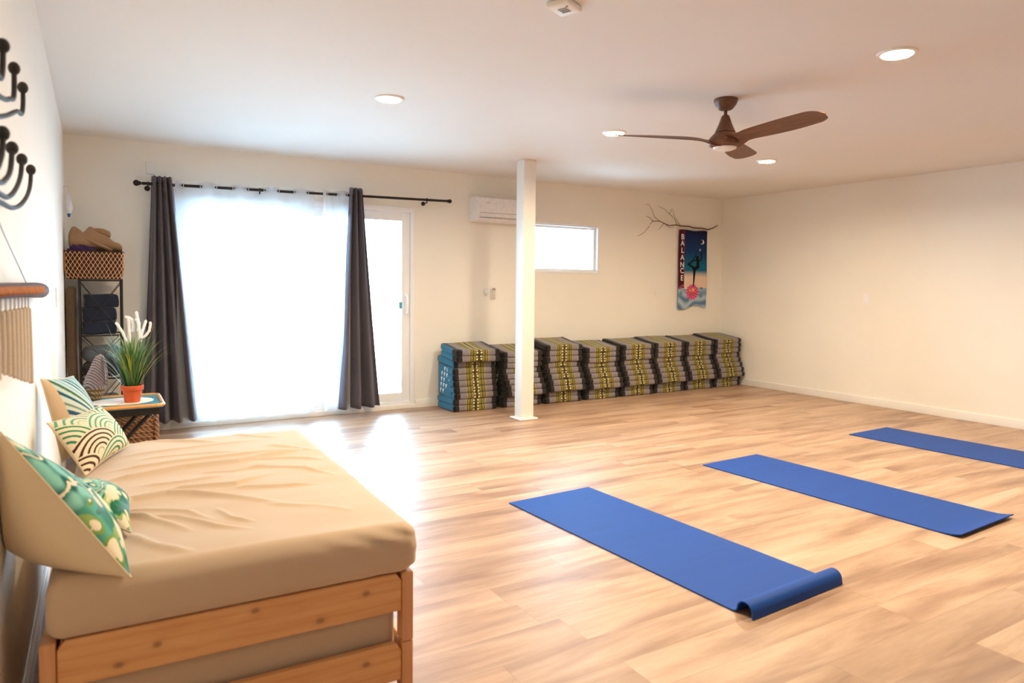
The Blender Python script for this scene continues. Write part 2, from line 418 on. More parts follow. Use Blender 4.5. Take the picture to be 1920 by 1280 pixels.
# ------------------------------------------------------------------ room shell
T = .16
struct(MB().box((XL-T, YF-T, -.12), (XR+T, YB+T, 0)).build('floor', FLOOR, smooth=False))
struct(MB().box((XL-T, YF-T, H), (XR+T, YB+T, H+.15)).build('ceiling', CEIL, smooth=False))
struct(MB().box((XL-T, YF-T, 0), (XL, YB+T, H)).build('wall_left', PAINT, smooth=False))
struct(MB().box((XR, YF-T, 0), (XR+T, YB+T, H)).build('wall_right', PAINT, smooth=False))
struct(MB().box((XL, YF-T, 0), (XR, YF, H)).build('wall_front', PAINT, smooth=False))
DX0, DX1, DZ0, DZ1 = .56, 2.86, .045, 2.085      # sliding door opening
WX0, WX1, WZ0, WZ1 = 4.24, 5.275, 1.438, 2.025   # small window opening
wb = MB()
for lo, hi in (((XL, YB, 0), (DX0, YB+T, H)), ((DX0, YB, DZ1), (DX1, YB+T, H)), ((DX0, YB, 0), (DX1, YB+T, DZ0)),
               ((DX1, YB, 0), (WX0, YB+T, H)), ((WX0, YB, 0), (WX1, YB+T, WZ0)), ((WX0, YB, WZ1), (WX1, YB+T, H)), ((WX1, YB, 0), (XR, YB+T, H))):
    wb.box(lo, hi)
struct(wb.build('wall_back', PAINT, smooth=False))
def baseboard(name, a, b, d):
    mb = MB()
    lo = (min(a[0], b[0]), min(a[1], b[1]), 0); hi = (max(a[0], b[0]), max(a[1], b[1]), .085)
    mb.box(lo, hi, bev=.004)
    struct(mb.build(name, TRIM))
baseboard('baseboard_right', (XR-.014, YF), (XR-.0005, YB-.0005), 0)
baseboard('baseboard_left', (XL+.0005, YF), (XL+.014, YB-.0005), 0)
baseboard('baseboard_back', (DX1+.005, YB-.014), (XR-.015, YB-.0005), 0)
baseboard('baseboard_front', (XL+.015, YF+.0005), (XR-.015, YF+.014), 0)
baseboard('trim_1', (XL+.015, YB-.014), (DX0-.005, YB-.0005), 0)
struct(MB().box((DX0-.004, YB-.02, .0005), (DX1+.004, YB+.005, .05), bev=.004).build('trim_2', TRIM))   # threshold face

# sliding door: frame, fixed left panel, right sliding panel with handle
dr = struct(empty('door_1', (0, 0, 0), 'white vinyl sliding glass door', 'door'))
del dr['label']; del dr['category']
mb = MB(); y0, y1 = YB-.012, YB+.10
def frame(mb, x0, x1, y0, y1, z0, z1, wl, wt, wb_, bev=.004):
    mb.box((x0, y0, z0), (x0+wl, y1, z1), bev=bev); mb.box((x1-wl, y0, z0), (x1, y1, z1), bev=bev)
    mb.box((x0+wl-.001, y0+.001, z1-wt), (x1-wl+.001, y1-.001, z1-.0005), bev=bev); mb.box((x0+wl-.001, y0+.001, z0+.0005), (x1-wl+.001, y1-.001, z0+wb_), bev=bev)
frame(mb, DX0, DX1, y0, y1, DZ0, DZ1, .05, .055, .035)
mb.build('door_frame', VINYL, dr)
def panel(x0, x1, y, nm):
    p = MB(); z0, z1, w, d = DZ0+.035, DZ1-.055, .088, .035
    frame(p, x0+.001, x1-.001, y, y+d, z0+.001, z1-.001, w, w, w)
    f = p.build(nm, VINYL, dr)
    MB().box((x0+w-.01, y+.013, z0+w-.01), (x1-w+.01, y+.019, z1-w+.01)).build('pane', GLASS, f, smooth=False)
    return f
panel(DX0+.05, 1.76, YB+.055, 'fixed_panel')
sp = panel(1.68, DX1-.05, YB+.01, 'sliding_panel')
hd = MB(); hx = DX1-.05-.044
hd.tube([(hx, YB+.01, 1.18), (hx, YB-.035, 1.17), (hx, YB-.05, 1.13), (hx, YB-.05, 1.04), (hx, YB-.035, 1.0), (hx, YB+.01, .99)], .011, 8)
hd.box((hx-.016, YB-.001, .97), (hx+.016, YB+.011, 1.2), bev=.004)
hd.build('door_handle', VINYL, sp)
MB().box((hx-.075, YB+.002, 1.04), (hx-.045, YB+.02, 1.11), bev=.004).build('latch', plain('teal_latch', srgb(70, 170, 190), .4), sp)

w1 = struct(empty('window_1', (0, 0, 0), '', ''))
del w1['label']; del w1['category']
mb = MB()
frame(mb, WX0, WX1, YB-.002, YB+.09, WZ0, WZ1, .03, .03, .03)
wf = mb.build('window_frame', VINYL, w1)
mb = MB()
frame(mb, WX0+.031, WX1-.031, YB+.05, YB+.08, WZ0+.031, WZ1-.031, .025, .025, .025)
mb.build('sash', VINYL, w1)
MB().box((WX0+.05, YB+.062, WZ0+.05), (WX1-.05, YB+.067, WZ1-.05)).build('pane', GLASS, w1, smooth=False)

# outside: patio slab
struct(MB().box((-8, YB+T+.01, -.3), (14, 20, -.06)).build('ground', CONC, smooth=False))

# pillar
pc = MB(); pw = .135
pc.box((3.491, 5.648, .018), (3.491+pw, 5.648+pw, H-.0005), bev=.006)
pl = struct(pc.build('pillar', TRIM))
pb = MB(); pb.box((3.491-.035, 5.648-.035, .0005), (3.491+pw+.035, 5.648+pw+.035, .02), bev=.008)
struct(pb.build('trim_3', TRIM))

# ------------------------------------------------------------------ ceiling things
def ceiling_light(x, y, label):
    r = .083
    t = empty('recessed_light', (x, y, H), label, 'ceiling light', 'recessed ceiling lights')
    MB().lathe([(r-.012, -.0005), (r-.006, -.010), (r+.008, -.007), (r+.012, -.0005)], 40).build('trim_ring', TRIM, t)
    MB().lathe([(.0001, -.008), (r-.014, -.007), (r-.010, -.001)], 40).build('diffuser', LAMPG, t)
    l = bpy.data.lights.new('recessed_bulb', 'AREA'); l.shape = 'DISK'; l.size = .14; l.energy = LAMP_W; l.color = (1, .82, .56)
    l.spread = radians(165)
    o = bpy.data.objects.new('recessed_bulb', l); COL.objects.link(o); o.parent = t; o.location = (0, 0, -.014)
    o.visible_camera = True
ceiling_light(1.64, 4.305, 'glowing recessed ceiling light nearest the sliding door, above the sheer curtain side')
ceiling_light(3.473, 4.296, 'glowing recessed ceiling light beside the left tip of the fan blade')
ceiling_light(5.432, 4.458, 'glowing recessed ceiling light in the far right, beyond the short fan blade')
ceiling_light(3.495, 2.085, 'glowing recessed ceiling light near the top right corner of the photo, largest of the four')
ceiling_light(1.64, 2.09, 'recessed ceiling light just above the top edge of the photo, beyond the smoke alarm')
ceiling_light(5.43, 2.09, 'recessed ceiling light just past the right edge of the photo')

# smoke alarm
sa = empty('smoke_alarm', (1.724, 2.48, H), 'white smoke alarm on the ceiling at the top edge of the photo', 'smoke alarm')
MB().rbox((0, 0, -.012), (.13, .11, .024), .01, (2, 2, 1), 3).build('cover', TRIM, sa)
g = MB()
for k in range(3): g.box((-.02+k*.018, -.02, -.0275), (-.012+k*.018, .02, -.023))
g.build('vent', GREYP, sa, smooth=False)
MB().lathe([(.0001, -.028), (.005, -.027), (.005, -.023)], 12, c=(-.03, -.03, 0)).build('indicator', GREYP, sa)
sa.rotation_euler = (0, 0, radians(25))

# ceiling fan
FX, FY = 3.45, 3.16
fan = empty('ceiling_fan', (FX, FY, H), 'brown three-blade ceiling fan hanging on a short rod', 'ceiling fan')
MB().lathe([(.073, -.0005), (.074, -.012), (.066, -.035), (.045, -.062), (.036, -.068), (.0001, -.07)], 32).build('canopy', WALNUT, fan)
MB().lathe([(.011, -.068), (.011, -.125)], 16).build('rod', WALNUT, fan)
MB().lathe([(.0001, -.10), (.020, -.102), (.026, -.112), (.040, -.155), (.062, -.205), (.064, -.209), (.060, -.212)], 40).build('motor_cone', WALNUT, fan)
hub = MB().lathe([(.060, -.212), (.068, -.216), (.090, -.238), (.106, -.262), (.108, -.276), (.100, -.290), (.076, -.303), (.0001, -.305)], 48)
hubo = hub.build('hub', WALNUT, fan)
MB().lathe([(.074, -.304), (.070, -.312), (.045, -.322), (.0001, -.326)], 40).build('light_lens', FANLENS, fan)
def blade():
    mb = MB(); L = .735; nr, nc = 44, 10
    def sec(t):
        r = .045+(L-.045)*t
        if t < .16: ch = .15-.05*(t/.16)
        else: ch = .10+.055*sin(min(1, (t-.16)/.62)*pi/2)
        if t > .86: ch *= sqrt(max(.0, 1-((t-.86)/.14)**2.4))*.96+.04
        z = -.276+.020*(1/(1+exp(-(t-.13)*28)))+.012*t
        tw = -radians(26-14*t)
        off = .018*sin(pi*t)-.01
        return r, ch, z, tw, off
    def fn(side):
        def f(u, v):
            r, ch, z, tw, off = sec(v)
            c = (u-.5)*ch; th = (.010*(1-.55*v))*sqrt(max(0, 1-(2*u-1)**2))
            zz = th*.5*side+.004*(1-(2*u-1)**2)
            return (r, off+c*cos(tw)-zz*sin(tw), z+c*sin(tw)+zz*cos(tw))
        return f
    mb.grid(fn(1), nc, nr); mb.grid(fn(-1), nc, nr)
    return mb
b0 = blade().build('blade', WALNUT, fan, angle=60)
b0.rotation_euler = (0, 0, radians(153))
for a in (-92, 30):
    c = b0.copy(); COL.objects.link(c); c.parent = fan; c.rotation_euler = (0, 0, radians(a))

# ------------------------------------------------------------------ curtain rod and curtains
RY = 6.67
def rodz(x): return 2.118+(x-.319)*(2.166-2.118)/(3.189-.319)
rodt = empty('curtain_rod', (.319, RY, 2.118), 'black curtain rod with round finials above the sliding door', 'curtain rod')
def rl(x, y, z): return (x-.319, y-RY, z-2.118)
MB().tube([rl(.35, RY, rodz(.35)), rl(3.17, RY, rodz(3.17))], .0125, 12).build('rod', BLACK, rodt)
MB().tube([rl(1.75, RY, rodz(1.75)), rl(3.16, RY, rodz(3.16))], .010, 12).sphere(rl(1.75, RY, rodz(1.75)), .0135, 10).build('inner_rod', BLACK, rodt)
for x, s in ((.345, -1), (3.175, 1)):
    f = MB(); z = rodz(x)
    f.sphere(rl(x+s*.012, RY, z), .017, 12).sphere(rl(x-s*.02+s*.055, RY, z), .026 if s < 0 else .022, 14)
    f.build('finial', BLACK, rodt)
for x in (.395, 1.30, 2.95):
    b = MB(); z = rodz(x)
    b.tube([rl(x, YB-.002, z-.03), rl(x, RY+.004, z-.03), rl(x, RY, z-.014)], .006, 8)
    b.torus(rl(x, RY, z), .017, .004, 'x'); b.lathe([(.022, 0), (.022, .006), (.0001, .007)], 16, M=Matrix.Translation(rl(x, YB-.001, z-.03)) @ Matrix.Rotation(pi/2, 4, 'X'))
    b.build('bracket', BLACK, rodt)

def curtain(name, xt0, xt1, zt, xb0, xb1, zb, nf, amp_t, amp_b, mat, label, cat, y=RY, bow=0, seed=0, hem=None, group=None, topover=.035):
    rnd = random.Random(seed)
    ph = rnd.random()*6
    pert = [rnd.uniform(.8, 1.2) for _ in range(nf*2+2)]
    def prof(u):
        # rounded zig-zag
        a = sin(2*pi*nf*u+ph); return a*(1.15-.15*a*a)
    def fn(u, v):        # v: 0 top, 1 bottom
        zt_ = zt; z = zt_+(zb-zt_)*v
        k = v**.85 if bow == 0 else v**bow
        x0 = xt0+(xb0-xt0)*k; x1 = xt1+(xb1-xt1)*k
        uu = u+.012*sin(7*u+3*v+ph)*v
        a = amp_t+(amp_b-amp_t)*v
        a *= pert[int(min(.999, max(0, u))*nf*2)] if False else 1
        xx = x0+(x1-x0)*uu; yy = y+a*prof(uu)*(1-.25*v*sin(5*u+ph))+.006*mnoise.noise(Vector((u*6, v*5, seed)))
        if hem: z += hem(u)*v
        return (xx, yy, z)
    nu, nv = nf*22, 46
    me = MB().grid(fn, nu, nv)
    o = me.build(name, mat, angle=180)
    sm = o.modifiers.new('cloth_thickness', 'SOLIDIFY'); sm.thickness = .003 if mat is not SHEER else .0006; sm.offset = 0
    return tag(o, label, cat, group), fn
def grommets(par, fn, us, mat, r=.021, name='grommet'):
    for u in us:
        x, y, z = fn(u, 0)
        MB().torus((x, RY, rodz(x)), r, .0042, 'x', 18, 6).build(name, mat, par)
cl, f1 = curtain('blackout_curtain', .425, .580, 2.185, .335, .775, .085, 4, .034, .075, CURT, 'charcoal blackout curtain hanging at the left end of the rod, behind the potted grass', 'curtain', y=RY-.012, bow=1.0, seed=3, hem=lambda u: .03*(1-u)*0, group='blackout curtains')
cr, f2 = curtain('blackout_curtain', 2.135, 2.262, 2.222, 2.02, 2.445, .07, 3, .034, .070, CURT, 'charcoal blackout curtain hanging in front of the sliding door, right of the sheers', 'curtain', y=RY-.012, bow=1.0, seed=9, group='blackout curtains')
grommets(cl, f1, (.12, .37, .63, .88), BLACK); grommets(cr, f2, (.17, .5, .83), BLACK)

def sheer(name, x0, x1, us_n, label, seed):
    w = x1-x0
    def fn(u, v):
        x = x0+w*u
        z = rodz(x)+.032+.006*cos(2*pi*us_n*u) if v == 0 else (rodz(x)+.03)*(1-v)+.06*v
        y = RY-.002+.022*sin(2*pi*us_n*u-.5*pi)*(1-.3*v)+.012*v*sin(2*pi*(us_n*2.3)*u+seed)
        return (x+.01*v*sin(9*u+seed), y, z)
    o = MB().grid(fn, int(us_n*24), 30).build(name, SHEER, angle=180)
    tag(o, label, 'sheer curtain', 'sheer curtains')
    # hem bands (double cloth) at top and bottom
    def hb(u, v):
        p = fn(u, 0); q = fn(u, .002); return (p[0], p[1]-.002, p[2]-.075*v)
    MB().grid(hb, int(us_n*24), 2).build('top_hem', SHEER, o, angle=180)
    def h2(u, v):
        p = fn(u, 1); return (p[0], p[1]-.002, p[2]+.05*v)
    MB().grid(h2, int(us_n*24), 2).build('bottom_hem', SHEER, o, angle=180)
    for k in range(int(us_n*2)):
        u = (k+.5)/(us_n*2)
        p = fn(u, 0)
        MB().torus((p[0], RY, rodz(p[0])), .020, .0035, 'x', 18, 6).build('grommet', CHROME, o)
sheer('sheer_curtain', .60, 1.80, 4.5, 'wide white sheer curtain panel over the sliding door, beside the left dark curtain', 1.0)
sheer('sheer_curtain', 1.87, 2.15, 1.5, 'narrow white sheer curtain panel between the wide sheer and the right dark curtain', 2.3)

# ------------------------------------------------------------------ back wall things
ac = empty('air_conditioner', (3.49, YB-.001, 1.975), 'white wall mounted air conditioner partly behind the pillar', 'air conditioner')
aw, ad, ah = .74, .20, .268
prof = [(0, 0), (-.11, -.004), (-.165, .012), (-.196, .062), (-.2, .10), (-.2, ah-.05), (-.185, ah-.02), (-.155, ah-.004), (0, ah)]
def acx(y, z): return (y, z)
mb = MB(); xs = [(0, .97), (.006, 1), (aw-.006, 1), (aw, .97)]
vs = []; fs = []; k = len(prof)
for x, s in xs:
    for y, z in prof: vs.append((x, y*s, ah/2+(z-ah/2)*s))
for i in range(len(xs)-1):
    for j in range(k): fs.append((i*k+j, i*k+(j+1) % k, (i+1)*k+(j+1) % k, (i+1)*k+j))
fs += [tuple(range(k)), tuple((len(xs)-1)*k+j for j in range(k))]
mb.add(vs, fs).build('body', ACW, ac, angle=30)
MB().rbox((aw/2, -.199, .17), (aw-.06, .008, .15), .003, (1, 1, 1), 2).build('front_panel', ACW, ac)
MB().box((.035, -.1985, .045), (aw-.035, -.188, .078), M=Matrix.Translation((0, 0, 0)), bev=.002).build('louver', ACW, ac)
g = MB(); g.box((.03, -.2, .084), (aw-.03, -.194, .088)); g.box((.03, -.19, .034), (aw-.03, -.182, .038)); g.box((.10, -.2045, .19), (.155, -.2025, .194))
g.build('seam', GREYP, ac, smooth=False)

tag(MB().box((.386, YB-.022, 2.212), (.455, YB-.0005, 2.318), bev=.004).build('junction_cover', TRIM), 'small white cover box on the wall above the left dark curtain', 'wall cover')

rm = empty('remote_control', (3.79, YB-.001, 1.19), 'white remote with a dark screen in its holder under the air conditioner', 'remote')
MB().rbox((0, -.012, 0), (.05, .022, .11), .006, (1, 1, 1), 2).build('holder', ACW, rm)
MB().rbox((0, -.022, .012), (.042, .018, .12), .006, (1, 1, 1), 2).build('handset', plain('remote_beige', (.62, .58, .48), .4), rm)
MB().box((-.016, -.033, .045), (.016, -.030, .066)).build('screen', GREYP, rm, smooth=False)
pgm = empty('air_freshener', (3.70, YB-.001, 1.212), 'small white rounded wall gadget left of the remote', 'wall gadget')
MB().rbox((0, -.016, .01), (.052, .03, .06), .014, (1, 1, 1), 3).build('body', CLEARP, pgm)
MB().sphere((0, -.018, -.028), .012, 10, sc=(1, .8, 1.2)).build('nozzle', ACW, pgm)

def outlet(loc, rot, label):
    t = empty('wall_outlet', loc, label, 'outlet'); t.rotation_euler = (0, 0, rot)
    MB().rbox((0, -.003, 0), (.072, .006, .116), .0025, (1, 1, 1), 2).build('cover_plate', VINYL, t)
    for z in (.022, -.022):
        s = MB().rbox((0, -.0065, z), (.032, .003, .028), .0012, (1, 1, 1), 2).build('socket', VINYL, t)
        g = MB()
        for x in (-.007, .007): g.box((x-.0012, -.0088, z-.003), (x+.0012, -.0079, z+.007))
        g.build('slot', GREYP, s, smooth=False)
outlet((XR-.0005, 4.668, 1.185), radians(90), 'white outlet plate in the middle of the right wall')
t_ = empty('wall_hook', (6.181, YB-.001, 1.205), 'tiny white hook on the back wall left of the banner', 'hook')
MB().rbox((0, -.003, 0), (.022, .005, .05), .002, (1, 1, 1), 2).build('plate', VINYL, t_)
MB().tube([(0, -.004, -.008), (0, -.02, -.014), (0, -.026, -.004), (0, -.024, .006)], .0035, 6).build('prong', VINYL, t_)
t_ = empty('light_switch', (XL+.0005, 5.04, 1.193), 'white light switch plate on the left wall above the bed', 'switch')
MB().rbox((.003, 0, 0), (.006, .072, .116), .0025, (1, 1, 1), 2).build('cover_plate', VINYL, t_)
MB().rbox((.007, 0, 0), (.006, .03, .062), .002, (1, 1, 1), 2).build('rocker', VINYL, t_)

# banner on a branch
BY = YB-.03
BX0, BX1, BZ1, BZ0 = 6.555, 7.065, 2.038, 1.022
ban = empty('banner', (BX0, BY, BZ1), 'narrow blue and maroon cloth banner lettered BALANCE with a yoga pose over a lotus', 'banner')
BWd, BHt = BX1-BX0, BZ1-BZ0
def seg_d(px, py, a, b):
    ax, ay = a; bx, by = b; dx, dy = bx-ax, by-ay
    t = max(0, min(1, ((px-ax)*dx+(py-ay)*dy)/(dx*dx+dy*dy+1e-9)))
    return math.hypot(px-ax-dx*t, py-ay-dy*t), t
# crop pixel space of the banner: x 232..622, y 85..1190
def U(x, y): return ((x-232)/390, (y-85)/1105)
limbs = [((438, 890), (446, 740), 7, 14), ((446, 740), (450, 640), 14, 20), ((450, 640), (492, 610), 26, 22), ((500, 610), (500, 520), 22, 20),
         ((455, 632), (362, 570), 18, 13), ((362, 568), (440, 512), 12, 10), ((440, 512), (495, 505), 10, 8), ((500, 525), (545, 500), 12, 9),
         ((545, 500), (550, 380), 9, 5), ((425, 505), (470, 440), 7, 5), ((495, 500), (495, 465), 17, 17), ((470, 440), (478, 500), 5, 6)]
def banner_col(u, v):
    x, y = 232+390*u, 85+1105*v
    navy, blue, teal2, cream = srgb(26, 30, 74), srgb(22, 62, 112), srgb(20, 104, 138), srgb(226, 202, 182)
    L = lambda a, b, t: tuple(p+(q-p)*max(0, min(1, t)) for p, q in zip(a, b))
    c = L(navy, blue, (y-100)/300); 
    if y > 400: c = L(blue, teal2, (y-400)/200)
    if y > 640: c = L(teal2, cream, (y-660)/90)
    sea = 915+10*sin((x-232)/390*6)
    if y > sea:
        w = sin(y/24+2.0*sin(x/70)+.8*sin(x/31)); c = L(srgb(92, 128, 168), srgb(176, 200, 216), .5+.5*w*min(1, (y-900)/150))
        for cx, cy in ((268, 985), (545, 1030), (400, 1010)):
            if math.hypot((x-cx)/20, (y-cy)/28) < 1: c = L(c, srgb(70, 130, 110), .6)
    if math.hypot(x-550, y-912) < 12: c = srgb(40, 70, 70)
    if x < 305 and y < 915: c = srgb(84, 24, 44)
    if x < 305 and 860 < y < 930: c = L(c, srgb(150, 80, 120), .5+.5*sin((x+y)/14))
    if 305 <= x < 312 and y < 690: c = srgb(150, 60, 100)
    # moon and star
    if math.hypot(x-551, y-243) < 33 and math.hypot(x-536, y-240) > 32: c = srgb(236, 240, 236)
    if abs(x-530)/14+abs(y-360)/24 < 1: c = srgb(190, 160, 190)
    # figure
    for a, b, ra, rb in limbs:
        d, t = seg_d(x, y, a, b)
        if d < ra+(rb-ra)*t: c = srgb(18, 16, 22)
    # lotus
    dx, dy = (x-424)/95, (y-970)/118; rr = math.hypot(dx, dy); an = atan2(dy, dx)
    lim = .80+.2*abs(sin(an*7))
    if rr < lim:
        pet = abs(sin(an*7+.4)); c = L(srgb(156, 22, 70), srgb(236, 112, 158), pet*1.2-.1)
        if rr < .55: c = L(srgb(238, 120, 130), srgb(150, 24, 62), .5+.5*sin(an*9+rr*9))
        if rr < .5 and dy < -.05: c = L(srgb(246, 168, 130), srgb(200, 60, 90), .3+.5*sin(x/9))
        d, t = seg_d(x, y, (438, 890), (446, 740))
        if d < 8 and y < 900: c = srgb(18, 16, 22)
    return c
NU, NV = 130, 300
def bfn(u, v):
    z = -BHt*v
    z += (-.012*sin(u*pi*2)*1.2)*max(0, (v-.9)/.1) + (.006*sin(u*9))*max(0, 1-v*12)
    if v > .94: z += .018*sin(u*pi*2-2.0)*((v-.94)/.06)
    return (BWd*u, .004*sin(u*9+v*3)+.004*sin(v*7), z)
cols = [banner_col(i/NU, j/NV) for j in range(NV+1) for i in range(NU+1)]
bc = MB().grid(bfn, NU, NV).build('cloth', PRINT, ban, cols=cols, angle=180)
sm = bc.modifiers.new('t', 'SOLIDIFY'); sm.thickness = .003; sm.offset = 0
ys = [183, 275, 375, 477, 580, 665, 768]
for ch, yy in zip('BALANCE', ys):
    cu = bpy.data.curves.new('letter', 'FONT'); cu.body = ch; cu.size = .098; cu.extrude = .001; cu.align_x = 'CENTER'; cu.offset = .0012
    to = bpy.data.objects.new('tmp', cu); COL.objects.link(to)
    dg = bpy.context.evaluated_depsgraph_get(); me = bpy.data.meshes.new_from_object(to.evaluated_get(dg))
    bpy.data.objects.remove(to); me.name = 'letter'; me.materials.clear(); me.materials.append(WHTF)
    lo = bpy.data.objects.new('letter', me); COL.objects.link(lo); lo.parent = ban
    lo.rotation_euler = (radians(90), 0, 0); lo.location = ((272-232)/390*BWd, -.011, -(yy-85+36)/1105*BHt+.0)
br = empty('branch', (5.887, BY, 1.93), 'thin bare brown branch holding up the banner', 'branch')
def bp(px, pz): return (px-5.887, 0, pz-1.93)
def interp_img(pts):  # crop-8 pixels (1100..1420 x 380..620 at 5.334) -> wall metres
    out = []
    for u, v in pts:
        X = 5.887+(u-520)/(1296-520)*(7.265-5.887); Z = 1.922+(345-v)*(.00197) + (X-5.887)*.03
        out.append((X-5.887, .01*sin(u*.05), Z-1.93))
    return out
BR = plain('bark_brown', srgb(104, 72, 50), .8, nscale=60, namt=.2)
mbr = MB()
mbr.tube(interp_img([(1296, 262), (1240, 280), (1190, 292), (1120, 284), (1040, 282), (990, 274), (910, 272), (860, 266), (800, 272), (740, 258), (700, 245), (640, 246), (605, 270)]), [.006, .007, .009, .009, .009, .0085, .008, .007, .006, .0055, .005, .004, .003], 7)
mbr.build('stem', BR, br)
for pts in ([(700, 245), (655, 215), (630, 178), (595, 145)], [(870, 268), (840, 225), (800, 195), (745, 165), (690, 150)], [(800, 195), (820, 160)], [(910, 270), (870, 240), (835, 205), (825, 165)],
            [(600, 280), (560, 320), (520, 340), (490, 342)], [(740, 258), (715, 280), (692, 300)], [(640, 246), (600, 225), (575, 215)], [(770, 268), (800, 285), (840, 282)], [(595, 145), (570, 140)]):
    MB().tube(interp_img(pts), [.0032-.0018*i/len(pts) for i in range(len(pts))], 5).build('twig', BR, br)

# ------------------------------------------------------------------ triangle cushion stacks
def triangle_set(side_mat, style, sd):
    """one Thai cushion: base pad, wedge of five rolls, folded pad, top pad; local origin at front-left floor centre"""
    rnd = random.Random(sd); w, d, h = .505, .40, .0615
    root = bpy.data.objects.new('folding_cushion', None); COL.objects.link(root)
    def fmx(c):
        if abs(c.x) > w/2-.022:
            return 1 if (.03 < c.y+0 < d-.03 and abs(c.x) > w/2-.016) else 2
        return 0
    def tilt(x, y, z): return (x, y, z*(1+.26*max(0, y-.05)))
    def pad(name, z0, n, yo, dd=d, xo=0, hh=h):
        mb = MB(); cc = []
        for i in range(n):
            j = rnd.uniform(-.004, .004)
            def wp(x, y, z, i=i): return tilt(x, y+.004*sin(x*14+i*2+sd), z+.0035*sin(x*9+y*8+i+sd))
            mb.rbox((0, yo+dd/2+j, z0+hh*(i+.5)), (w, dd, hh*1.03), hh*.38, (8, 4, 1), 4, warp=wp, fm=fmx)
        cc = [(v[0]+.5, 0, 0) for v in mb.v]
        o = mb.build(name, [THAI, side_mat, BLKF], root, angle=60, cols=cc)
        if xo: o.location.x = xo
        return o
    pad('base_pad', .001, 2, 0)
    # wedge
    mb = MB()
    offs = [-.045, -.036, -.018, 0, .015] if style else [-.004, -.002, .002, .006, .010]
    xof = [.034, .030, .018, .006, -.006] if style else [.012, .006, 0, -.004, -.006]
    cc = []
    for i in range(5):
        n0 = len(mb.v)
        mb.rbox((0, offs[i]+.075, h*(2+i+.5)), (w, .15, h*1.03), h*.38, (8, 2, 1), 4, warp=lambda x, y, z: tilt(x+xof[i], y, z), fm=lambda c: fmx(Vector((c.x-xof[i], c.y, c.z))))
        cc += [(v[0]-xof[i]+.5, 0, 0) for v in mb.v[n0:]]
    mb.rbox((0, .075+(d-.075)/2, h*4.5), (w*.97, d-.085, h*5*.985), .012, (2, 4, 4), 2, warp=tilt, fm=lambda c: 1 if abs(c.x) > w*.485-.006 and c.y < d-.03 else 2)
    cc += [(v[0]+.5, 0, 0) for v in mb.v[len(cc):]]
    we = mb.build('wedge', [THAI, side_mat, BLKF], root, angle=60, cols=cc)
    x = -w*.485-.0012; vs = []; k = 0
    for r_ in range(5):
        for c_ in range(4):
            if (r_, c_) in ((0, 3), (4, 0), (3, 0), (4, 1), (2, 1)) : continue
            yy = .085+c_*.058+.010*r_; zz = h*6.75-r_*.054; q = .045
            pts_ = [tilt(x, yy, zz), tilt(x, yy+.040, zz-.008), tilt(x, yy+.030, zz-q-.004)]
            tr_ = MB(); tr_.add(pts_+[(a-.0015, b, c) for a, b, c in pts_], [(0, 1, 2), (3, 5, 4), (0, 3, 4, 1), (1, 4, 5, 2), (2, 5, 3, 0)])
            tr_.build('triangle_patch', WHTF, we, smooth=False)
    if style == 0:
        pad('folded_pad', h*7, 1, .03, d-.02)
        pad('top_pad', h*8, 2, -.045, d, xo=.012)
    else:
        pad('folded_pad', h*7, 2, -.004)
        pad('top_pad', h*9, 1, -.006, hh=h*.95)
    return root
TS0 = triangle_set(TEAL, 0, 3); TS1 = triangle_set(BLKF, 1, 5); TS2 = triangle_set(BLKF, 1, 8)
spots = [(3.346, 6.31, TS0, 0, 1.03), (3.91, 6.31, TS1, 0, .96), (4.446, 6.31, TS2, 0, 1.05), (4.988, 6.31, TS1, 0, .97), (5.515, 6.31, TS2, 0, .99), (6.032, 6.32, TS1, 0, 1.0), (6.545, 6.33, TS2, 0, 1.0), (7.058, 6.33, TS1, 0, 1.02)]
desc = ['with teal ends, nearest the sliding door', 'mostly hidden behind the pillar, next to the teal-ended one', 'just right of the pillar', 'fourth from the door, low-topped, below the window',
        'fifth from the door, between window and branch', 'sixth from the door, third from the right wall', 'below the banner, second from the right wall', 'in the corner touching the right wall']
used = set()
for (x, y, src, rz, sz), ds in zip(spots, desc):
    if src in used: o = copy_tree(src)
    else: o = src; used.add(src)
    o.location = (x, y, 0); o.rotation_euler = (0, 0, radians(rz)); o.scale = (1, 1, sz)
    tag(o, 'olive striped cushion stack '+ds, 'floor cushion', 'folded triangle cushions along the back wall')

# ------------------------------------------------------------------ yoga mats
def yoga(name, x, y, rot, prof, label, wid=.61):
    """prof: list of (s, z) along the length towards the camera"""
    mb = MB(); th = .0055; n = len(prof)
    c, s_ = cos(rot), sin(rot)
    vs = []; fs = []; nw = 8
    tops = []
    for i, (s, z) in enumerate(prof):
        a = prof[max(0, i-1)]; b = prof[min(n-1, i+1)]
        t = Vector((b[0]-a[0], b[1]-a[1])).normalized(); nn = Vector((-t[1], t[0]))
        tops.append(((s, z), (s+nn[0]*th, z+nn[1]*th)))
    for lay in (0, 1):
        for i in range(n):
            s, z = tops[i][lay]
            for k in range(nw+1):
                w = wid*k/nw
                vs.append((w*c+s*s_, w*s_-s*c, z))
    L = n*(nw+1)
    for i in range(n-1):
        for k in range(nw):
            a = i*(nw+1)+k; fs.append((a, a+1, a+nw+2, a+nw+1)); a += L; fs.append((a, a+nw+1, a+nw+2, a+1))
    for i in range(n-1):
        for k in (0, nw):
            a = i*(nw+1)+k; fs.append((a, a+nw+1, a+nw+1+L, a+L))
    for k in range(nw):
        for i in (0, n-1):
            a = i*(nw+1)+k; fs.append((a, a+L, a+L+1, a+1))
    o = MB().add(vs, fs).build(name, YBLUE, angle=50); o.location = (x, y, .001)
    return tag(o, label, 'yoga mat', 'blue yoga mats on the floor')
flat = [(i*.08, 0.0004*(1+sin(i*1.7))) for i in range(20)]
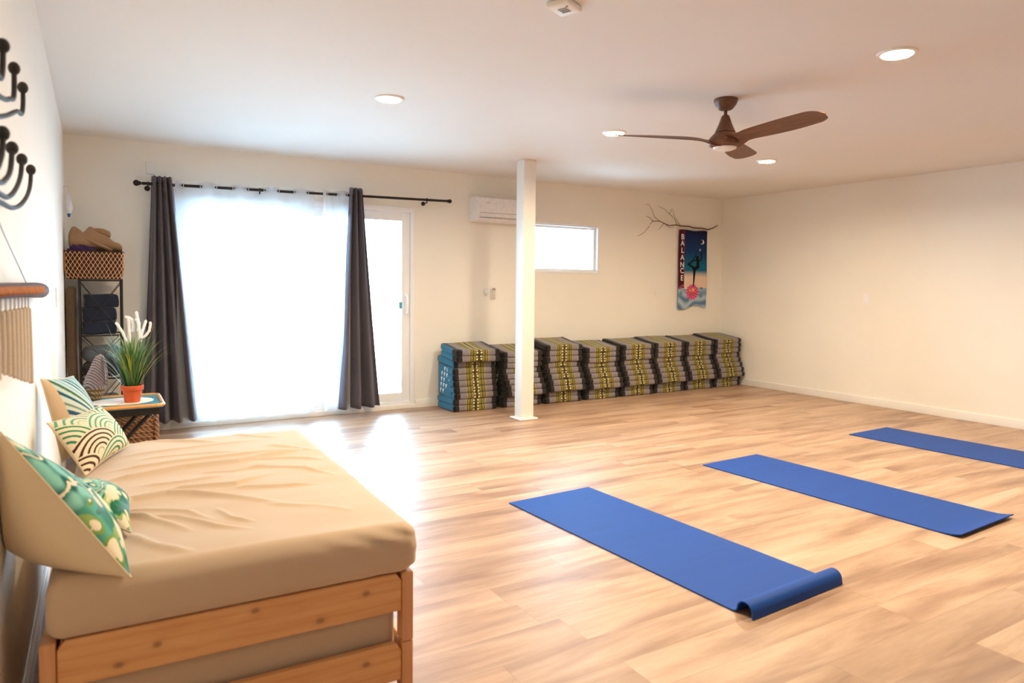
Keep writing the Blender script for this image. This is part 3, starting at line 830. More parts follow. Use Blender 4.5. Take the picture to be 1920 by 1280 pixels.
R_ = .033
curl = [(1.56, .0005), (1.60, .0005), (1.625, .002), (1.638, .008), (1.645, .018)]
for i in range(1, 15):
    a = pi-radians(i*13.2); curl.append((1.678+R_*cos(a), .022+R_*1.0*sin(a)))
curl.append((1.712, .012)); curl.append((1.714, .001))
yoga('yoga_mat', 2.088, 3.511, .0505, flat+curl, 'blue yoga mat nearest the bed with its near end curled up into a roll')
p2 = [(i*.08, .0004) for i in range(20)]+[(1.60, .0005), (1.66, .003), (1.70, .010), (1.73, .019)]
yoga('yoga_mat', 3.768, 3.591, .0431, p2, 'blue yoga mat in the middle, lying flat under the fan')
yoga('yoga_mat', 5.705, 3.724, .036, [(i*.0865, .0004) for i in range(21)], 'blue yoga mat farthest right, cut by the right edge of the photo')

# ------------------------------------------------------------------ stacked beds
BR_Z = radians(-1.6)
def bed_unit(name, z, label):
    t = empty(name, (-.128, 1.962, z), label, 'bed frame', 'stackable pine bed frames', rotz=BR_Z)
    L, Wd, hh = 1.60, .945, .2125
    def post(x, y, sx, sy):
        mb = MB(); mb.box((x, y, .0005), (x+.034*sx, y+.052*sy, hh-.0005), bev=.003); mb.box((x+.004*sx, y+.004*sy, hh-.004), (x+.030*sx, y+.046*sy, hh-.0002)); mb.build('leg', PINE_Z, t)
    for x, sx in ((0, 1), (Wd, -1)):
        for y, sy in ((0, 1), (L, -1)): post(x, y, sx, sy)
    def rail(x0, x1, y0, y1, mat, nm):
        # board with clipped upper corners
        z0, z1, ch = .095, .211, .022
        if nm == 'end_rail':
            pr = [(x0, z0), (x1, z0), (x1, z1-ch), (x1-ch*.8, z1), (x0+ch*.8, z1), (x0, z1-ch)]
            vs = [(a, y0, b) for a, b in pr]+[(a, y1, b) for a, b in pr]
        else:
            pr = [(y0, z0), (y1, z0), (y1, z1-ch), (y1-ch*.8, z1), (y0+ch*.8, z1), (y0, z1-ch)]
            vs = [(x0, a, b) for a, b in pr]+[(x1, a, b) for a, b in pr]
        fs = [tuple(range(5, -1, -1)), tuple(range(6, 12))]+[(i, (i+1) % 6, (i+1) % 6+6, i+6) for i in range(6)]
        o = MB().add(vs, fs).build(nm, mat, t, smooth=False)
        bv = o.modifiers.new('edge', 'BEVEL'); bv.width = .0035; bv.segments = 2
    rail(.035, Wd-.035, .006, .028, PINE_X, 'end_rail'); rail(.035, Wd-.035, L-.028, L-.006, PINE_X, 'end_rail')
    rail(.004, .026, .053, L-.053, PINE_Y, 'side_rail'); rail(Wd-.026, Wd-.004, .053, L-.053, PINE_Y, 'side_rail')
    for i in range(10):
        y = .10+i*(L-.24)/9
        MB().box((.03, y, .10), (Wd-.03, y+.06, .116), bev=.002).build('slat', PINE_X, t)
    return t
bed_unit('bed_frame', 0.0, 'lower pine bed frame of the stacked pair, standing on the floor')
bed_unit('bed_frame', .2135, 'upper pine bed frame of the stacked pair, under the tan mattress')

# wrinkles: poly-lines on the sheet (metres) with height and width
WR = [([(.0, 2.87), (.08, 2.88), (.26, 2.94), (.45, 2.94), (.65, 3.03), (.76, 3.05)], .011, .018), ([(.0, 3.01), (.2, 3.04), (.4, 3.06), (.76, 3.10)], .006, .012),
      ([(.2, 2.66), (.26, 2.64), (.4, 2.61), (.55, 2.71)], .008, .014), ([(.39, 2.57), (.51, 2.53), (.68, 2.50)], .006, .012),
      ([(.0, 2.52), (.07, 2.58), (.18, 2.60), (.26, 2.56), (.36, 2.47), (.53, 2.29)], .011, .016), ([(.0, 2.42), (.06, 2.39), (.2, 2.32), (.29, 2.19), (.39, 2.10)], .006, .012),
      ([(.05, 2.47), (.12, 2.44), (.23, 2.36), (.29, 2.24)], .005, .010), ([(.04, 2.42), (.10, 2.37), (.16, 2.29), (.23, 2.16)], .006, .012), ([(.06, 2.24), (.13, 2.09), (.22, 1.99)], .006, .016),
      ([(.45, 2.84), (.53, 2.82), (.67, 2.73), (.76, 2.58)], .006, .012), ([(.10, 3.50), (.18, 3.50), (.32, 3.42), (.45, 3.33)], .006, .014), ([(.31, 2.35), (.34, 2.24), (.40, 2.17)], .005, .010),
      ([(.05, 3.25), (.30, 3.28), (.60, 3.33)], .004, .014), ([(.10, 3.15), (.30, 3.16), (.5, 3.13)], .004, .012), ([(.50, 2.95), (.66, 2.92), (.78, 2.84)], .005, .012),
      ([(.6, 3.2), (.7, 3.12), (.78, 3.0)], .004, .012), ([(.45, 2.33), (.6, 2.25), (.7, 2.13)], .003, .014), ([(.30, 2.83), (.42, 2.80), (.55, 2.83)], .004, .010),
      ([(.1, 2.74), (.25, 2.73), (.4, 2.75)], .004, .012), ([(.5, 3.5), (.6, 3.4), (.7, 3.33)], .004, .014)]
def wrinkle(x, y):
    h = 0
    for pts, amp, wd in WR:
        if not (min(p[1] for p in pts)-.08 < y < max(p[1] for p in pts)+.08): continue
        best = 9; bt = 0
        for i in range(len(pts)-1):
            d, t = seg_d(x, y, pts[i], pts[i+1])
            if d < best:
                best = d; bt = (i+t)/(len(pts)-1)
                a, b = pts[i], pts[i+1]; side = (b[0]-a[0])*(y-a[1])-(b[1]-a[1])*(x-a[0])
        if best < wd*3:
            e = min(1, bt*5+.15, (1-bt)*4+.0) if True else 1
            ww = wd*(.7 if side > 0 else 1.3)
            h += amp*max(0, e)*exp(-(best/ww)**2)
    h += .0025*mnoise.noise(Vector((x*3.2, y*9, 1)))
    return h
MX0, MX1, MY0, MY1, MZ0, MZ1 = -.115, .825, 1.944, 3.52, .4225, .572
def mwarp(x, y, z):
    # world coords
    if z > MZ1-.07:
        k = (z-(MZ1-.07))/.07
        z += k*wrinkle(x, y)*1.35 + k*.006*sin(pi*(x-MX0)/(MX1-MX0))
    # corner pulls on the near side near the right corner
    if y < MY0+.06:
        kx = max(0, (x-.48)/.34); f = sin((x*1.0+z*2.4)*55)
        y += .0035*kx*f
        y += .010*sin(pi*(z-MZ0)/(MZ1-MZ0))*-1
    if x > MX1-.05: x += .008*sin(pi*(z-MZ0)/(MZ1-MZ0))
    return (x, y, z)
mb = MB().rbox(((MX0+MX1)/2, (MY0+MY1)/2, (MZ0+MZ1)/2), (MX1-MX0, MY1-MY0, MZ1-MZ0), .040, (190, 340, 4), 7, warp=mwarp)
mt = mb.build('mattress', SHEET, angle=180)
mt.data.transform(Matrix.Translation((-MX0, -MY0, 0))); mt.location = (MX0, MY0+.012, 0); mt.rotation_euler = (0, 0, BR_Z)
tag(mt, 'thick mattress in a wrinkled tan fitted sheet on top of the beds', 'mattress')
m2 = MB().rbox((.4725, .80, .2115), (.87, 1.51, .188), .03, (2, 2, 2), 3).build('mattress', SHEET, angle=60)
m2.location = (-.128, 1.962, 0); m2.rotation_euler = (0, 0, BR_Z)
tag(m2, 'tan covered lower mattress seen in the gap between the two end rails', 'mattress')

# ------------------------------------------------------------------ pillows
def pillow(name, BL, BR_, TR, TL, tf, tb, colf, label, n=110, clampx=XL+.004, clampz=None, pinch=.05, back=LINEN):
    BL, BR_, TR, TL = map(Vector, (BL, BR_, TR, TL))
    nrm = ((BR_-BL).cross(TL-BL)).normalized()
    org = BL.copy()
    def P(u, v, side):
        # pinch edges inwards between corners
        uu = u+pinch*sin(pi*v)*(.5-u)*2*abs(2*u-1)**1.5*-0 ; vv = v
        cu = .5+(u-.5)*(1-pinch*sin(pi*v)); cv = .5+(v-.5)*(1-pinch*sin(pi*u))
        p = BL*(1-cu)*(1-cv)+BR_*cu*(1-cv)+TR*cu*cv+TL*(1-cu)*cv
        b = (max(0, 1-(2*u-1)**2)**.55)*(max(0, 1-(2*v-1)**2)**.55)
        p = p+nrm*(b*(tf if side > 0 else -tb))
        if p.x < clampx: p.x = clampx
        if clampz is not None:
            zz = clampz(p.x, p.y)
            if p.z < zz: p.z = zz
        return p-org
    mb = MB(); mb.grid(lambda u, v: P(u, v, 1), n, n, 0); mb.grid(lambda u, v: P(u, v, -1), n//2, n//2, 1)
    cols = [colf(i/n, j/n) for j in range(n+1) for i in range(n+1)]+[srgb(222, 202, 170)]*((n//2+1)**2)
    root = empty(name, tuple(org), label, 'pillow', 'throw pillows on the bed')
    # front and back as parts
    k = (n+1)**2
    f = MB(); f.v = mb.v[:k]; f.f = mb.f[:n*n]; f.m = [0]*(n*n); f.build('printed_front', PRINT, root, cols=cols[:k], angle=180)
    g = MB(); g.grid(lambda u, v: P(u, v, -1), n//2, n//2); g.build('back', back, root, angle=180)
    edge = [P(i/40, 0, 1) for i in range(40)]+[P(1, i/40, 1) for i in range(40)]+[P(1-i/40, 1, 1) for i in range(40)]+[P(0, 1-i/40, 1) for i in range(41)]
    MB().tube(edge, .0028, 6, cap=False).build('seam', back, root)
    return root
def mz(x, y):
    if x > MX0 and y > MY0: return MZ1+.016
    return -9
MIX = lambda a, b, t: tuple(p+(q-p)*max(0, min(1, t)) for p, q in zip(a, b))
CRM = srgb(232, 216, 186)
def leafy(sd):
    def f(u, v):
        n1 = mnoise.noise(Vector((u*4.2+sd, v*4.2, 0))); n2 = mnoise.noise(Vector((u*9+sd, v*9, 3))); n3 = mnoise.noise(Vector((u*2.2, v*2.2+sd, 7)))
        n4 = mnoise.noise(Vector((u*14, v*5+sd, 2)))
        a = n1+.45*n2
        c = CRM
        if a > -.22: c = MIX(srgb(176, 196, 130), srgb(108, 146, 62), (n3+.3)*2)
        if a > -.08: c = MIX(srgb(30, 112, 80), srgb(92, 168, 150), .5+n3*2+n4*.8)
        if a > .30: c = MIX(srgb(20, 84, 74), srgb(40, 120, 100), .5+n4*2)
        st = sin(u*9+v*26+6*n1+3*n2)
        if v > .45 and a > -.35:
            c = MIX(srgb(22, 92, 82), srgb(132, 196, 180), .5+.5*st+n4)
            if st < -.9: c = CRM
        elif a > .12: c = MIX(srgb(24, 84, 60), srgb(96, 150, 150), .5+1.8*n3+.3*st)
        if n2 > .42: c = CRM
        return c
    return f
def waves(u, v):
    # overlapping scale arcs (rows of concentric arcs), green above, brown in the lower left
    c = CRM; R = .27
    x, y = u, v*.8
    rows = []
    for r in range(-1, 7):
        cy = r*.24-.10
        for k in range(-1, 6):
            cx = k*.62+(.31 if r % 2 else 0)-.06
            rows.append((cy, cx, r, k))
    rows.sort()      # lower rows are in front
    for cy, cx, r, k in rows:
        d = math.hypot(x-cx, (y-cy)*1.05)
        if d < .35 and y >= cy-.01:
            q = d/.35; band = (q*5.0) % 1
            brown = (r == 1 and k == 0) or (r == 0 and k == 0)
            g1 = srgb(74, 44, 36) if brown else (srgb(48, 130, 92) if (r+k) % 3 else srgb(96, 158, 130))
            if r >= 4: g1 = srgb(150, 176, 112)
            if k >= 3: g1 = srgb(120, 190, 180)
            return g1 if (.34 < band < .72 and q > .12) else CRM
    return c
def fan_stripes(u, v):
    dx, dy = 1.02-u, v-.12
    an = atan2(dy, dx); rr = math.hypot(dx, dy)
    if u < .10+.06*(1-v): return srgb(212, 184, 150)
    k = an/pi*2*15; i = int(k); fr = k-i
    cs = [srgb(28, 74, 92), srgb(40, 60, 70), srgb(96, 120, 110), srgb(60, 110, 90), srgb(44, 84, 120), srgb(120, 140, 124), srgb(30, 90, 110), srgb(70, 110, 70), srgb(150, 170, 176)]
    wd = .42+.12*sin(i*2.1)
    base = MIX(srgb(214, 216, 204), srgb(168, 204, 206), (v-.3)*1.2+(u-.4)*.4)
    if fr < wd and rr > .10: return MIX(cs[i % 9], base, (u-.65)*1.5)
    return base
pillow('throw_pillow', (.065, 1.918, .568), (.03, 2.33, .60), (-.190, 2.36, .76), (-.192, 1.965, .945), .060, .165, leafy(3.1), 'cream-backed pillow with green leaf print, nearest the camera at the front of the bed', n=150)
pillow('throw_pillow', (.075, 2.20, .592), (.085, 2.52, .60), (-.08, 2.54, .67), (-.13, 2.26, .71), .060, .03, leafy(9.7), 'green and yellow leaf print pillow peeking out behind the nearest cream-backed pillow', n=120, clampz=mz)
pillow('throw_pillow', (-.04, 2.94, .590), (.12, 3.41, .590), (.012, 3.49, .755), (-.155, 3.0, .78), .065, .05, waves, 'cream pillow with green and brown concentric arcs, leaning on the striped one', n=190, clampz=mz, pinch=.08)
pillow('throw_pillow', (-.12, 3.20, .590), (.02, 3.55, .60), (-.088, 3.61, .875), (-.186, 3.25, .912), .07, .02, fan_stripes, 'tan pillow with fanned blue and green stripes, farthest back against the left wall', n=150, clampz=mz, pinch=.05)

# ------------------------------------------------------------------ tray table with plant
tt = empty('tray_table', (.13, 5.28, 0), 'folding tray table with an orange rim and black crossed legs beyond the bed', 'table')
TX0, TX1, TY0, TY1, TZ = -.29, .245, -.24, .26, .5
def rrect(x0, x1, y0, y1, r, n=6):
    pts = []
    for cx, cy, a0 in ((x1-r, y0+r, -90), (x1-r, y1-r, 0), (x0+r, y1-r, 90), (x0+r, y0+r, 180)):
        for i in range(n+1):
            a = radians(a0+90*i/n); pts.append((cx+r*cos(a), cy+r*sin(a)))
    return pts
def slab(pts, z0, z1, mats, nm, par, loc=None):
    n = len(pts); vs = [(x, y, z0) for x, y in pts]+[(x, y, z1) for x, y in pts]
    fs = [tuple(range(n-1, -1, -1)), tuple(range(n, 2*n))]+[(i, (i+1) % n, (i+1) % n+n, i+n) for i in range(n)]
    return MB().add(vs, fs).build(nm, mats, par, angle=30, loc=loc)
slab(rrect(TX0, TX1, TY0, TY1, .045), TZ-.022, TZ-.006, TEALP, 'tray', tt)
pts = rrect(TX0, TX1, TY0, TY1, .045); pts3 = [(x, y, TZ-.006) for x, y in pts]; pts3.append(pts3[0])
MB().tube(pts3, .0125, 8, cap=False, flat=.9).build('rim', ORANGE, tt)
MB().box((TX0+.03, TY0+.05, TZ-.075), (TX1-.02, TY0+.075, TZ-.024), bev=.002).box((TX0+.03, TY1-.075, TZ-.075), (TX1-.02, TY1-.05, TZ-.024), bev=.002).build('apron', BLACK, tt)
for yy in (TY0+.062, TY1-.062):
    for a, b in (((TX1-.05, TZ-.04), (TX0+.08, .012)), ((TX0+.08, TZ-.04), (TX1-.05, .012))):
        off = .012 if a[0] > b[0] else -.012
        MB().tube([(a[0], yy+off, a[1]), (b[0], yy+off, b[1])], .013, 4).build('leg', BLACK, tt)
dl = slab([(.12*cos(2*pi*i/40)*1.6*(1+.03*sin(i*pi)), .15*sin(2*pi*i/40)*1.05) for i in range(40)], 0, .003, DOILY, 'placemat', None)
dl.location = (.14, 5.29, TZ+.0005-.006); tag(dl, 'cream oval lace placemat under the flower pot', 'placemat')
pt = empty('potted_grass', (.202, 5.235, TZ-.002), 'terracotta pot of tall green grass with white plumes on the tray table', 'plant')
MB().lathe([(.0001, 0), (.044, 0), (.046, .003), (.058, .078), (.066, .080), (.0675, .084), (.0675, .108), (.064, .111), (.060, .108), (.057, .09), (.0001, .088)], 40).build('pot', TERRA, pt)
MB().lathe([(.0001, .096), (.058, .094)], 24).build('soil', SOIL, pt)
gb = MB(); gcols = []
rnd = random.Random(21)
def leafblade(x, y, az, L, lean, droop, wd, cols):
    n = 10; pts = []
    d = Vector((cos(az), sin(az), 0)); side = Vector((-sin(az), cos(az), 0))
    pos = Vector((x, y, .09)); ang = lean
    for i in range(n+1):
        pts.append(pos.copy()); t = i/n
        pos = pos+(d*sin(ang)+Vector((0, 0, 1))*cos(ang))*(L/n); ang += droop*(t**1.3)/n*2.2
    vs = []; fs = []
    for i, p in enumerate(pts):
        t = i/n; w = wd*(1-t**2.5)*(.6+.4*min(1, t*4))+.0003
        vs += [p-side*w, p+Vector((0, 0, -w*.4)) if False else p+d*(-w*.4), p+side*w]
    for i in range(n):
        a = i*3; fs += [(a, a+1, a+4, a+3), (a+1, a+2, a+5, a+4)]
    gb.add(vs, fs)
    for i in range(n+1):
        for _ in range(3): gcols.append(MIX(cols[0], cols[1], i/n))
greens = [(srgb(38, 84, 36), srgb(96, 150, 80)), (srgb(30, 70, 34), srgb(70, 120, 62)), (srgb(60, 104, 44), srgb(140, 176, 90)), (srgb(44, 96, 50), srgb(130, 170, 130)), (srgb(90, 120, 40), srgb(206, 196, 70))]
for i in range(260):
    az = rnd.uniform(0, 2*pi); rr = rnd.uniform(0, .036)
    k = rnd.random()
    leafblade(rr*cos(az), rr*sin(az), az+rnd.uniform(-.5, .5), rnd.uniform(.16, .40), rnd.uniform(.02, .42), rnd.uniform(.2, 1.3)*(1.7 if k > .6 else .8), rnd.uniform(.003, .006), greens[rnd.choice([0, 0, 1, 1, 2, 3, 3, 4])])
for az, L, ln, dp in ((-.3, .42, .42, 1.5), (-.1, .40, .5, 1.3), (-.55, .36, .55, 1.0), (.1, .34, .6, .9), (pi+.1, .36, .45, 1.3), (pi-.3, .34, .5, 1.5), (pi+.5, .33, .62, 1.0), (pi-.1, .30, .7, 1.2), (-.2, .5, .3, .25), (pi+.2, .46, .22, .2), (.2, .47, .22, .2)):
    leafblade(.03*cos(az), .03*sin(az), az, L, ln, dp, .0052, greens[rnd.choice([0, 3, 4])])
gb.build('foliage', LEAF, pt, cols=gcols, angle=180)
pls = [[(-.03, .0, .40), (-.05, 0, .46), (-.075, 0, .505), (-.09, 0, .53)], [(-.012, 0, .39), (-.012, 0, .45), (-.014, 0, .52), (-.018, 0, .552), (-.035, 0, .563)],
       [(-.036, .01, .563), (-.015, .01, .560), (.004, .01, .545), (.012, .01, .51), (.008, .01, .46)], [(.02, -.01, .545), (.035, -.01, .538), (.042, -.01, .50), (.036, -.01, .46)],
       [(.048, 0, .40), (.046, 0, .46), (.044, 0, .52), (.034, 0, .565), (.030, 0, .60)], [(.05, .01, .41), (.062, .01, .46), (.078, .01, .505), (.088, .01, .542)],
       [(.055, -.01, .42), (.082, -.01, .435), (.104, -.01, .47), (.112, -.01, .51), (.110, -.01, .53)], [(.05, 0, .395), (.056, 0, .43), (.064, 0, .48)]]
for pp in pls:
    fine = []
    for i in range(len(pp)-1):
        for t in (0, .25, .5, .75): fine.append(tuple(a+(b-a)*t for a, b in zip(pp[i], pp[i+1])))
    fine.append(pp[-1])
    base = fine[0]
    sp_ = MB().tube(fine, [.0088+.0012*sin(i*2.6) if i < len(fine)-1 else .003 for i in range(len(fine))], 8).build('plume', PLUME, pt, angle=180)
    MB().tube([(base[0]*.3, base[1]*.3, .10), (base[0]*.7, base[1], .28), base], .0014, 5).build('stalk', LEAF, sp_, cols=[srgb(110, 150, 70)]*15)

# crochet bag standing on the table
bag = empty('crochet_bag', (.0, 5.44, TZ-.002), 'grey crochet bag with a straw base standing on the tray table left of the pot', 'bag')
def bagsec(z):
    Z = [(0, .028, -.005), (.05, .05, -.006), (.10, .068, -.010), (.16, .060, -.002), (.22, .045, .008), (.27, .033, .018), (.298, .020, .022), (.305, .004, .022)]
    for (a, ra, ca), (b, rb, cb) in zip(Z, Z[1:]):
        if z <= b: t = (z-a)/(b-a); return ra+(rb-ra)*t, ca+(cb-ca)*t
    return Z[-1][1:]
def bagring(z0, z1, n, name, mat):
    mb = MB(); vs = []; fs = []; k = 28
    for i in range(n+1):
        z = z0+(z1-z0)*i/n; r, c = bagsec(z)
        for j in range(k):
            a = 2*pi*j/k; w = 1+.03*sin(a*7+z*40)
            vs.append((c+r*cos(a)*w, .8*r*sin(a)*w, z))
    for i in range(n):
        for j in range(k): fs.append((i*k+j, i*k+(j+1) % k, (i+1)*k+(j+1) % k, (i+1)*k+j))
    fs += [tuple(range(k-1, -1, -1)), tuple(n*k+j for j in range(k))]
    mb.add(vs, fs).build(name, mat, bag, angle=60)
bagring(0, .078, 8, 'straw_base', STRAW); bagring(.078, .305, 22, 'crochet_body', CROCH)
MB().tube([(.035, -.02, .29), (.055, -.03, .24), (.062, -.035, .16), (.058, -.035, .09)], .007, 6).build('edge_braid', CROCH, bag)

# wicker basket under the table
wkb = empty('wicker_basket', (.20, 5.77, 0), 'honey wicker basket with a grey woven top on the floor under the tray table', 'basket')
mb = MB()
mb.rbox((0, 0, .17), (.34, .34, .33), .04, (6, 6, 10), 3)
mb.build('basket_body', WICK, wkb)
for k in range(16):
    z = .02+k*.020
    pts = [(x, y, z) for x, y in rrect(-.174, .174, -.174, .174, .04, 4)]; pts.append(pts[0])
    if k % 2 == 0: MB().tube(pts, .006, 5, cap=False).build('weave_band', WICK, wkb)
for cx, cy in ((.165, -.165), (-.165, -.165), (.165, .165), (-.165, .165)):
    MB().tube([(cx, cy, .005), (cx, cy, .18), (cx, cy, .36)], [.018, .020, .018], 10).sphere((cx, cy, .362), .018, 10).build('corner_post', WICK, wkb)
MB().rbox((0, 0, .355), (.30, .30, .04), .015, (2, 2, 1), 3).build('woven_top', CROCH, wkb)

# ------------------------------------------------------------------ black shelf with its load
sh = empty('wire_shelf', (.038, 6.36, 0), 'narrow black metal shelf with crossed braces in the left corner', 'shelf')
SX0, SX1, SY0, SY1 = -.143, .145, -.03, .31
for x in (SX0, SX1):
    for y in (SY0, SY1): MB().box((x-.007, y-.007, .0005), (x+.007, y+.007, 1.31), bev=.002).build('post', BLACK, sh)
for z in (1.305, .875, .535, .14):
    mb = MB()
    for y in (SY0, SY1): mb.box((SX0, y-.006, z-.012), (SX1, y+.006, z))
    for x in (SX0, SX1): mb.box((x-.006, SY0, z-.012), (x+.006, SY1, z))
    for k in range(9):
        x = SX0+(SX1-SX0)*(k+.5)/9; mb.box((x-.002, SY0, z-.006), (x+.002, SY1, z-.002))
    mb.build('shelf_rack', BLACK, sh, smooth=False)
for z0, z1 in ((.885, 1.29), (.545, .86), (.15, .52)):
    for y in (SY0-.002, SY1):
        MB().tube([(SX0, y, z0), (SX1, y, z1)], .0032, 6).tube([(SX0, y-.003, z1), (SX1, y-.003, z0)], .0032, 6).build('cross_brace', BLACK, sh)
zz = .876
for k in range(3):
    o = MB().rbox((0, 0, .052), (.23, .29, .104), .018, (4, 4, 2), 3, warp=lambda x, y, z: (x+.004*sin(z*40), y, z+.002*sin(x*30))).build('folded_blanket', NAVY)
    o.location = (.03+.008*(k == 2)-.004*(k == 1), 6.50, zz); o.rotation_euler = (0, 0, radians((-2, 1, 3)[k]))
    tag(o, ('navy folded blanket on the shelf, bottom one of its stack of three', 'navy folded blanket on the shelf, middle one of its stack of three', 'navy folded blanket on the shelf, topmost of its stack of three')[k], 'blanket', 'navy blankets on the shelf'); zz += .1055
for k, (z, r, mt_, y) in enumerate(((.537, .062, DARKB, 6.45), (.662, .060, BOLST, 6.45), (.142, .062, DARKB, 6.45), (.267, .06, DARKB, 6.45))):
    o = MB().rbox((0, 0, r), (.265, .24, 2*r), r*.92, (4, 3, 1), 5, warp=lambda x, y, z: (x, y, z+.003*sin(x*25))).build('bolster', mt_)
    o.location = (.038, y, z)
    tag(o, ('charcoal bolster below the blue-grey one, right of the crochet bag', 'blue-grey bolster on the middle shelf under the navy blankets', 'charcoal bolster at the bottom of the wire shelf', 'charcoal bolster second from the bottom of the wire shelf')[k], 'bolster', 'bolsters on the wire shelf')
rl_ = MB(); N_ = 60
pts = []
rl_.rbox((0, 0, .63), (.062, .30, 1.24), .022, (1, 3, 8), 3, warp=lambda x, y, z: (x+.006*sin(z*5), y+.006*sin(z*7), z))
o = rl_.build('rolled_mat', BROWNF); o.location = (-.160, 6.50, .002)
tag(o, 'tall dark brown folded mat standing between the wire shelf and the left wall', 'mat')

# basket on top
bk = empty('lattice_basket', (.0, 6.46, 1.3075), 'brown woven basket with a pale lattice on top of the wire shelf', 'basket')
BW, BD, BH = .385, .30, .215
def bpt(z, inset=0):
    k = .90+.10*min(1, z/.07)**.6
    return rrect(-BW/2*k+inset, BW/2*k-inset, -BD/2*k+inset, BD/2*k-inset, .03, 5)
mb = MB(); zs = [0, .01, .03, .06, BH]; k = len(bpt(0))
vs = []; fs = []
for z in zs: vs += [(x, y, z) for x, y in bpt(z)]
for z in (BH, .02): vs += [(x, y, z) for x, y in bpt(z, .01)]
R_n = len(zs)+2
for i in range(R_n-1):
    for j in range(k): fs.append((i*k+j, i*k+(j+1) % k, (i+1)*k+(j+1) % k, (i+1)*k+j))
fs += [tuple(range(k-1, -1, -1)), tuple((R_n-1)*k+j for j in range(k))]
mb.add(vs, fs).build('basket_body', RUST, bk, angle=30)
per = bpt(BH)
plen = [0]
for a, b in zip(per, per[1:]+per[:1]): plen.append(plen[-1]+math.hypot(b[0]-a[0], b[1]-a[1]))
def pper(s, z):
    s %= plen[-1]; P_ = bpt(z)
    for i in range(len(per)):
        if plen[i] <= s <= plen[i+1]+1e-9:
            t = (s-plen[i])/max(1e-9, plen[i+1]-plen[i]); a = P_[i]; b = P_[(i+1) % len(per)]
            x, y = a[0]+(b[0]-a[0])*t, a[1]+(b[1]-a[1])*t; q = 1+.008/max(.1, math.hypot(x, y)); return (x*q, y*q, z)
lat = MB(); nP = 46; pitch = plen[-1]/nP
for i in range(nP):
    for ph in (0, 1):
        pts = [pper((i+(.5 if j % 2 else 0)*(1 if ph == 0 else -1))*pitch, .006+j*(BH-.012)/8) for j in range(9)]
        lat.tube(pts, .0026, 4)
        for j in range(0, 9, 2):
            p_ = pts[j]; lat.sphere(p_, .0052, 6, sc=(1, 1, .6)) if ph == 0 else None
lat.build('lattice', CANE, bk)
for z in (.004, BH): 
    pts = [pper(s*plen[-1]/60, z) for s in range(61)]; MB().tube(pts, .005, 6, cap=False).build('rim', RUST, bk)

def lump(name, c, s, seed, mat, label, cat, n=26, amp=.18, fold=True, expo=.75):
    vs = []; fs = []; m_ = n*2
    for i in range(n+1):
        th = pi*i/n
        for j in range(m_):
            a = 2*pi*j/m_
            d = Vector((sin(th)*cos(a), sin(th)*sin(a), cos(th)))
            d = Vector([math.copysign(abs(q)**expo, q) for q in d])
            k = 1+amp*mnoise.noise(d*1.7+Vector((seed, 0, 0)))+amp*.35*sin(6*(d.x+d.z*.8)+seed*2+3*mnoise.noise(d*2))
            vs.append((d.x*s[0]*k, d.y*s[1]*k, max(-s[2]*.85, d.z*s[2]*k)))
    for i in range(n):
        for j in range(m_): fs.append((i*m_+j, (i+1)*m_+j, (i+1)*m_+(j+1) % m_, i*m_+(j+1) % m_))
    o = MB().add(vs, fs).build(name, mat, angle=180); o.location = c
    return tag(o, label, cat)
# brown blanket: folded slab draped over the basket edge
def blk_fn(u, v):
    x = -.17+.36*u; top = .20-.13*max(0, (u-.35)/.65)**1.4-.03*exp(-((u-.28)/.08)**2)
    a = v*2*pi
    cz = top*.5; rz = top*.5+.01*sin(u*20)
    e = min(1, (u+.02)/.10)**.5*min(1, (1.02-u)/.10)**.5
    return (x, .115*cos(a)*(.9+.1*sin(u*7)), cz+rz*math.copysign(abs(sin(a))**.7, sin(a))*e+.012*mnoise.noise(Vector((u*5, v*6, 2)))+.008*sin(u*9+a*2))
o = MB().grid(blk_fn, 60, 40).build('knit_blanket', TANB, angle=180); o.location = (.0, 6.46, 1.515)
tag(o, 'bulky brown knitted blanket heaped in the lattice basket', 'blanket')
MB().rbox((.045, .02, .17), (.14, .14, .05), .02, (3, 3, 1), 3, warp=lambda x, y, z: (x, y, z-.18*(x-.0)+.01*sin(x*30))).build('folded_corner', TANB, o, angle=180)
MB().tube([(-.15, -.10, .02), (-.15, -.10, .12), (-.12, -.09, .185), (-.10, -.09, .16), (-.06, -.10, .11), (.04, -.11, .06), (.12, -.11, .02)], [.012, .022, .020, .016, .014, .014, .01], 10).build('rolled_edge', TANB, o, angle=180)
lump('purple_cloth', (-.085, 6.345, 1.523), (.085, .035, .045), 4, PURP, 'dark purple cloth bunched at the front left of the lattice basket', 'cloth', amp=.3)

# hanging ornament in the corner
orn = empty('hanging_ornament', (-.165, 6.42, 2.0), 'small white hanging ornament with a blue tip in the left corner above the basket', 'ornament')
MB().tube([(0, 0, .02), (0, 0, -.03)], .0015, 5).build('cord', CREAMF, orn)
MB().lathe([(.004, -.02), (.009, -.04), (.014, -.07), (.022, -.10), (.028, -.135), (.026, -.16), (.015, -.18), (.008, -.19)], 14).build('body', CLEARP, orn)
MB().lathe([(.010, -.180), (.012, -.195), (.007, -.212), (.0001, -.216)], 12).build('tip', BLUEP, orn)
MB().tube([(0, 0, -.02), (.02, 0, -.06), (.012, -.015, -.10), (-.01, -.02, -.14)], .004, 6).build('beads', WHTF, orn)
MB().tube([(-.036, .0, .02), (0, 0, .02)], .002, 6).build('nail', CHROME, orn)

